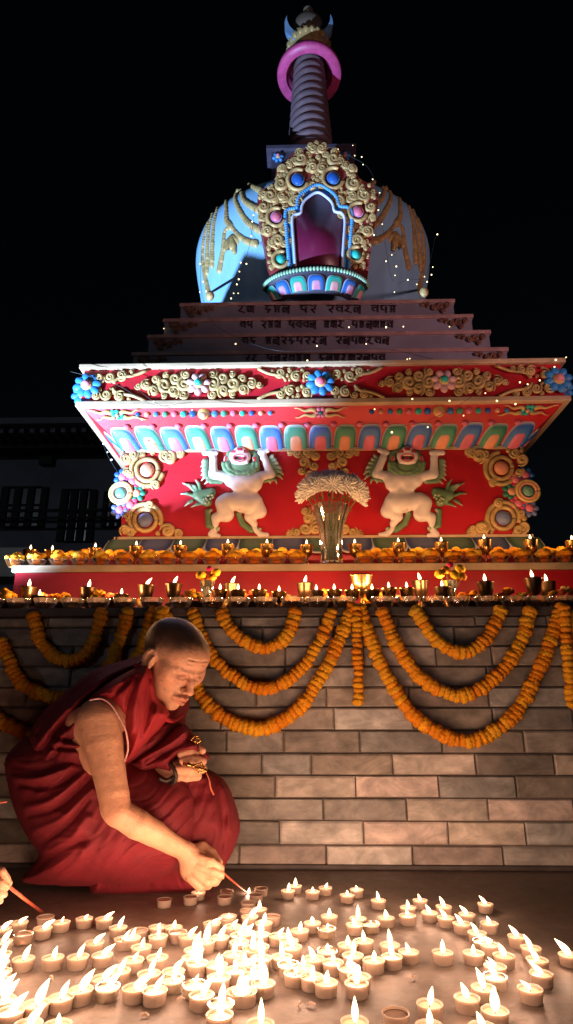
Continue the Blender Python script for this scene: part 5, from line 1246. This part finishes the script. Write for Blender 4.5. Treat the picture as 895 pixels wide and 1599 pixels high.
# hips and long shawl at the back
cloth('robe_back', [(40, 1150), (10, 1183), (11, 1215), (22, 1262), (44, 1308), (62, 1332), (50, 1354), (34, 1376), (90, 1382), (160, 1384), (230, 1384), (300, 1340), (300, 1230), (200, 1170), (110, 1140)], 1085, 112, 75,
      [([(20, 1215), (60, 1214), (110, 1196)], 7, 9), ([(30, 1225), (75, 1230), (120, 1208)], 6, -8), ([(40, 1262), (85, 1250), (140, 1200)], 8, 9), ([(45, 1275), (95, 1262), (142, 1215)], 6, -8), ([(52, 1300), (100, 1282), (145, 1235)], 8, 8),
       ([(70, 1318), (112, 1290), (140, 1250)], 6, -9), ([(60, 1335), (110, 1318), (140, 1280)], 9, 9), ([(45, 1365), (95, 1330), (135, 1315)], 8, -9), ([(80, 1380), (120, 1350), (135, 1330)], 8, 6), ([(20, 1195), (60, 1200), (90, 1190)], 6, -6), ([(100, 1205), (88, 1222), (60, 1240)], 5, 4)],
      M['robe3'], (-10, 1120), (330, 1400), seed=1, cr=(.035, .075, 3.6))
# skirt over the knees
_, skf = cloth('skirt', [(141, 1398), (200, 1400), (262, 1398), (300, 1396), (330, 1374), (352, 1350), (370, 1312), (374, 1286), (366, 1252), (352, 1222), (330, 1204), (300, 1200), (262, 1198), (200, 1205), (160, 1215), (140, 1250), (131, 1290), (134, 1340)],
      lambda X, Y: 1112+.10*(X-200)+0*Y-.02*np.maximum(Y-1340, 0), 84, 62,
      [([(178, 1230), (215, 1222), (262, 1222), (320, 1212)], 9, 7), ([(215, 1245), (260, 1250), (330, 1240)], 14, -4), ([(250, 1260), (300, 1300), (310, 1380)], 16, 6), ([(328, 1206), (345, 1250), (352, 1300), (340, 1355)], 7, -7), ([(345, 1215), (360, 1255), (362, 1300)], 6, 6), ([(150, 1260), (142, 1320), (150, 1390)], 6, 6), ([(170, 1320), (200, 1335), (230, 1328)], 5, -5), ([(165, 1335), (195, 1345), (240, 1338)], 5, 4), ([(230, 1345), (232, 1370), (236, 1395)], 6, -5), ([(280, 1380), (290, 1340), (330, 1300)], 9, -4), ([(200, 1300), (240, 1345), (300, 1370)], 10, 4)],
      M['robe'], (115, 1185), (392, 1412), seed=2, cr=(.06, .022, 4.0))
# main wrap across back and chest
cloth('robe', [(236, 1018), (200, 1030), (150, 1046), (104, 1080), (62, 1120), (44, 1160), (60, 1205), (110, 1220), (170, 1215), (230, 1218), (290, 1205), (322, 1190), (318, 1168), (300, 1146), (288, 1128), (296, 1100), (290, 1085), (262, 1070), (246, 1048)],
      lambda X, Y: 1056+.34*(X-150)*(X > 150)+0*Y, 92, 58,
      [([(236, 1030), (170, 1062), (100, 1112), (58, 1170)], 7, 10), ([(232, 1040), (165, 1075), (105, 1125), (62, 1185)], 6, -12), ([(230, 1048), (170, 1082), (115, 1132), (78, 1185)], 7, 11), ([(214, 1032), (150, 1058), (95, 1100), (60, 1145)], 6, -9), ([(160, 1050), (110, 1085), (70, 1130)], 8, 7), ([(112, 1125), (98, 1165), (85, 1190)], 6, -8),
       ([(88, 1152), (110, 1158), (136, 1162)], 4, -9), ([(84, 1170), (108, 1172), (138, 1172)], 4, -10), ([(90, 1162), (112, 1166), (138, 1167)], 4, 5), ([(286, 1118), (262, 1150), (225, 1176), (198, 1192)], 7, -14), ([(290, 1130), (262, 1162), (215, 1190)], 8, 11), ([(296, 1145), (270, 1176), (232, 1194)], 6, -12), ([(304, 1156), (286, 1180), (250, 1196)], 7, 9), ([(280, 1105), (258, 1135), (230, 1160)], 8, 6)],
      M['robe3'], (30, 1005), (340, 1235), seed=3, cr=(.05, .065, 3.2))
# sleeveless shirt with piped armhole
vest, vf = cloth('vest', [(232, 1034), (206, 1046), (176, 1062), (146, 1084), (140, 1094), (158, 1093), (174, 1102), (186, 1120), (196, 1142), (199, 1170), (194, 1190), (212, 1178), (236, 1152), (262, 1122), (262, 1108), (250, 1094), (244, 1078), (240, 1052)],
      lambda X, Y: 990+.15*(X-190)-.0*Y, 50, 26,
      [([(222, 1050), (212, 1090), (206, 1140)], 6, 5), ([(212, 1056), (200, 1092), (196, 1120)], 4, -6), ([(236, 1060), (232, 1100), (222, 1150)], 5, -5), ([(200, 1062), (186, 1078), (176, 1092)], 4, -5), ([(244, 1100), (238, 1125), (222, 1152)], 5, 4), ([(190, 1064), (172, 1076), (160, 1086)], 4, 5)],
      M['robe2'], (128, 1020), (276, 1204), res=1.6, seed=4, nz=.8, cr=(.12, .01, 2.2))
pl = smooth_path([(140, 1093), (158, 1091), (172, 1099), (184, 1116), (196, 1140), (200, 1168), (195, 1189)], 50)
wz = vf(pl[:, 0]+4, pl[:, 1]-1); wz = np.interp(np.arange(50), [0, 15, 30, 49], [930, 922, 930, 942.]); wz = np.convolve(np.r_[[wz[0]]*4, wz, [wz[-1]]*4], np.ones(9)/9, 'valid')
MB().tube(pxw(np.stack([pl[:, 0], pl[:, 1], wz], -1)), .0021, 7).build('piping', M['pipe'], vest)
# sleeve and shawl end over the far forearm
cloth('shawl', [(200, 1192), (226, 1172), (262, 1146), (288, 1132), (304, 1150), (322, 1172), (326, 1186), (300, 1178), (274, 1184), (268, 1206), (244, 1200), (220, 1206)], 1030, 40, 22,
      [([(290, 1142), (262, 1164), (222, 1186)], 5, 9), ([(298, 1152), (268, 1172), (232, 1194)], 5, -9), ([(306, 1164), (282, 1176), (252, 1194)], 5, 7)], M['robe3'], (188, 1120), (340, 1220), res=1.6, seed=5, cr=(.06, .09, 2.6))
# collar roll at the neck
kp = smooth_path([(214, 1034), (228, 1046), (236, 1066), (243, 1092), (256, 1113), (272, 1122), (288, 1112)], 40)
cd_ = np.interp(np.arange(40), [0, 12, 24, 30, 39], [985, 962, 968, 990, 1030])
MB().tube(pxw(np.stack([kp[:, 0]-2, kp[:, 1]+4, cd_], -1)), np.interp(np.arange(40), [0, 10, 30, 39], [.007, .008, .006, .004]), 12).build('collar', M['robe2'], person)
# objects in hand
sp = np.array([[318, 1338, 1004], [340, 1354, 1010], [352, 1366, 1014]]); tip = at(np.array(388.), np.array(1397.), 1.675)
sw = pxw(sp.astype(float)); d_ = tip-sw[-1]
st_ = thing('lighting_stick', 'thin red incense stick held to a candle by the crouching person', 'incense stick', tip)
MB().tube(np.vstack([sw[:2], sw[2:], tip[None]]), [.0022, .0024, .0024, .0020], 8).build('stick', M['stick'], st_)
flame(tip+np.array([0, 0, -.001]), .016, (.15, 0), .42).build('flame', M['flame'], st_); lamp(st_, tip+np.array([0, -.004, .010]), .12, .006)
def vajra(mb, c0, c1, s=1.0):
    c0, c1 = np.asarray(c0, float), np.asarray(c1, float); L_ = c1-c0; T = L_/np.linalg.norm(L_); A = np.cross(T, (0, 1, 0)); A /= np.linalg.norm(A); B = np.cross(T, A); t = np.linspace(0, 1, 10)
    for k in range(4):
        a = k*PI/2; off = (math.cos(a)*A+math.sin(a)*B)
        mb.tube(c0+t[:, None]*L_+np.sin(t*PI)[:, None]*off*.0085*s, .0020*s, 6)
    mb.tube([c0, c1], .002*s, 6); mb.ball(c0, .0048*s, 8, 6); mb.ball(c1, .0040*s, 8, 6)
    for k in range(4): mb.ball(c0+L_*.5+(math.cos(k*PI/2)*A+math.sin(k*PI/2)*B)*.0095*s, .0034*s, 7, 5)
va = pxw(np.array([[301, 1172, 1004], [305, 1162, 1000], [307, 1149, 998], [286, 1192, 986], [302, 1196, 984], [321, 1203, 986.]]))
vj = MB(); vajra(vj, va[1], va[2], 1.1); vj.tube([va[0], va[1]], .003, 7); vajra(vj, va[4], va[5], 1.1); vj.tube([va[3], va[4]], .0035, 7); vj.ball((va[3]+va[4])/2, .006, 8, 6)
tag(vj.build('ritual_sceptre', M['brass']), 'small gold ritual sceptres held in the far hand of the crouching person', 'ritual sceptre')
cordp = pxw(smooth_path([(322, 1206, 988), (327, 1218, 990), (329, 1230, 996), (334, 1241, 1000)], 14).astype(float))
tag(MB().tube(cordp, np.linspace(.0012, .0022, 14), 6).build('red_cord', M['stick']), 'thin red cord dangling from the gold sceptre over the knee', 'cord')
mb = MB()
for k in range(30):
    a = k/30*2*PI; p = pxw(np.array([[264+17*math.cos(a)*.6+4*math.sin(a), 1207+16*math.sin(a), 1010-20*math.cos(a)]]))[0]; mb.ball(p, .0052, 8, 6)
for k in range(12): p = pxw(np.array([[250+k*3.2, 1216+3*math.sin(k*.6), 1000.+k]]))[0]; mb.ball(p, .0055, 8, 6)
tag(mb.build('prayer_beads', M['beads']), 'dark wooden prayer beads wrapped round the far wrist of the crouching person', 'prayer beads')
# ---- fingers of another person at the left edge, with two sticks
b2 = SDF((-330, 1160, 740), (24, 1440, 930), 2.0)
b2.ell((-26, 1380, 880), (26, 26, 18), 6).chain([(-26, 1380, 880, 21), (-60, 1382, 876, 17), (-150, 1345, 850, 25), (-215, 1320, 830, 27), (-250, 1200, 820, 33)], 4)
b2.chain([(-14, 1362, 872, 9), (2, 1362, 862, 8.5), (10, 1372, 866, 7.5)], 2).chain([(-14, 1376, 868, 9), (0, 1380, 858, 8.5), (9, 1384, 864, 7)], 2).chain([(-16, 1390, 870, 9), (-2, 1394, 860, 8), (6, 1396, 866, 6.5)], 2).chain([(-20, 1402, 872, 8), (-8, 1408, 866, 7), (0, 1406, 870, 6)], 2)
b2.chain([(-20, 1364, 894, 10), (0, 1366, 888, 8.5), (13, 1378, 878, 7)], 2.5)
V2, Q2 = b2.mesh(); hand = MB().add(pxw(V2), Q2[:, ::-1], SK*1.05).build('person', M['skin']); tag(hand, 'fingers of a second person reaching in from the left edge with a stick', 'person')
# second figure, squatting out of the picture on the left
q = SDF((-190, 70, -2), (-95, 150, 78), 1.0)
q.ell((-143, 113, 24), (30, 27, 26), 8).cap((-143, 113, 24), (-138, 113, 46), 20, 15, 10).cap((-120, 104, 16), (-112, 100, 3), 14, 13, 8).cap((-130, 128, 16), (-118, 126, 3), 14, 13, 8)
q.cap((-143, 113, 46), (-128, 110, 52), 14, 9, 8).cap((-138, 104, 46), (-124, 101, 34), 9, 7.5, 4)
Vq, Qq = q.mesh(); MB().add(Vq/100., Qq[:, ::-1]).build('robe', M['robe3'], hand)
q = SDF((-150, 85, 40), (-105, 130, 80), .7); q.ell((-127, 108, 64), (9.2, 7.6, 10.2), 2).ell((-122, 107, 59), (5.5, 5, 6), 3).cap((-130, 109, 58), (-136, 110, 48), 5.5, 6.5, 3).ell((-116.5, 106.5, 61), (1.8, 1.3, 1.8), 1.2).ell((-128, 100.6, 62), (1.6, .8, 3), .6)
Vq, Qq = q.mesh(); cq = np.tile(SK, (len(Vq), 1)); cq[Vq[:, 2] > 68.5+(-122-Vq[:, 0])*.35] = (.06, .035, .03)
MB().add(Vq/100., Qq[:, ::-1], cq).build('head', M['skin'], hand)
a_ = pxw(np.array([[-6, 1368, 872.], [8, 1380, 872.]])); e_ = at(np.array(66.), np.array(1425.), 1.50)
tag(MB().tube(np.vstack([a_, e_[None]]), [.0035, .0036, .0032], 8).build('lighting_stick', M['stick']), 'red stick pointing down to a candle from the fingers at the left edge', 'incense stick')
a_ = at(np.array(-60.), np.array(1262.), 1.30); e_ = at(np.array(11.), np.array(1252.), 1.32)
tag(MB().tube([a_, (a_+e_)/2, e_], .0016, 7).build('lighting_stick', M['stick']), 'tip of a thin glowing stick poking in at the middle left edge', 'incense stick')
for o in bpy.data.objects:
    for k in ('_o', 'used'):
        if k in o: del o[k]
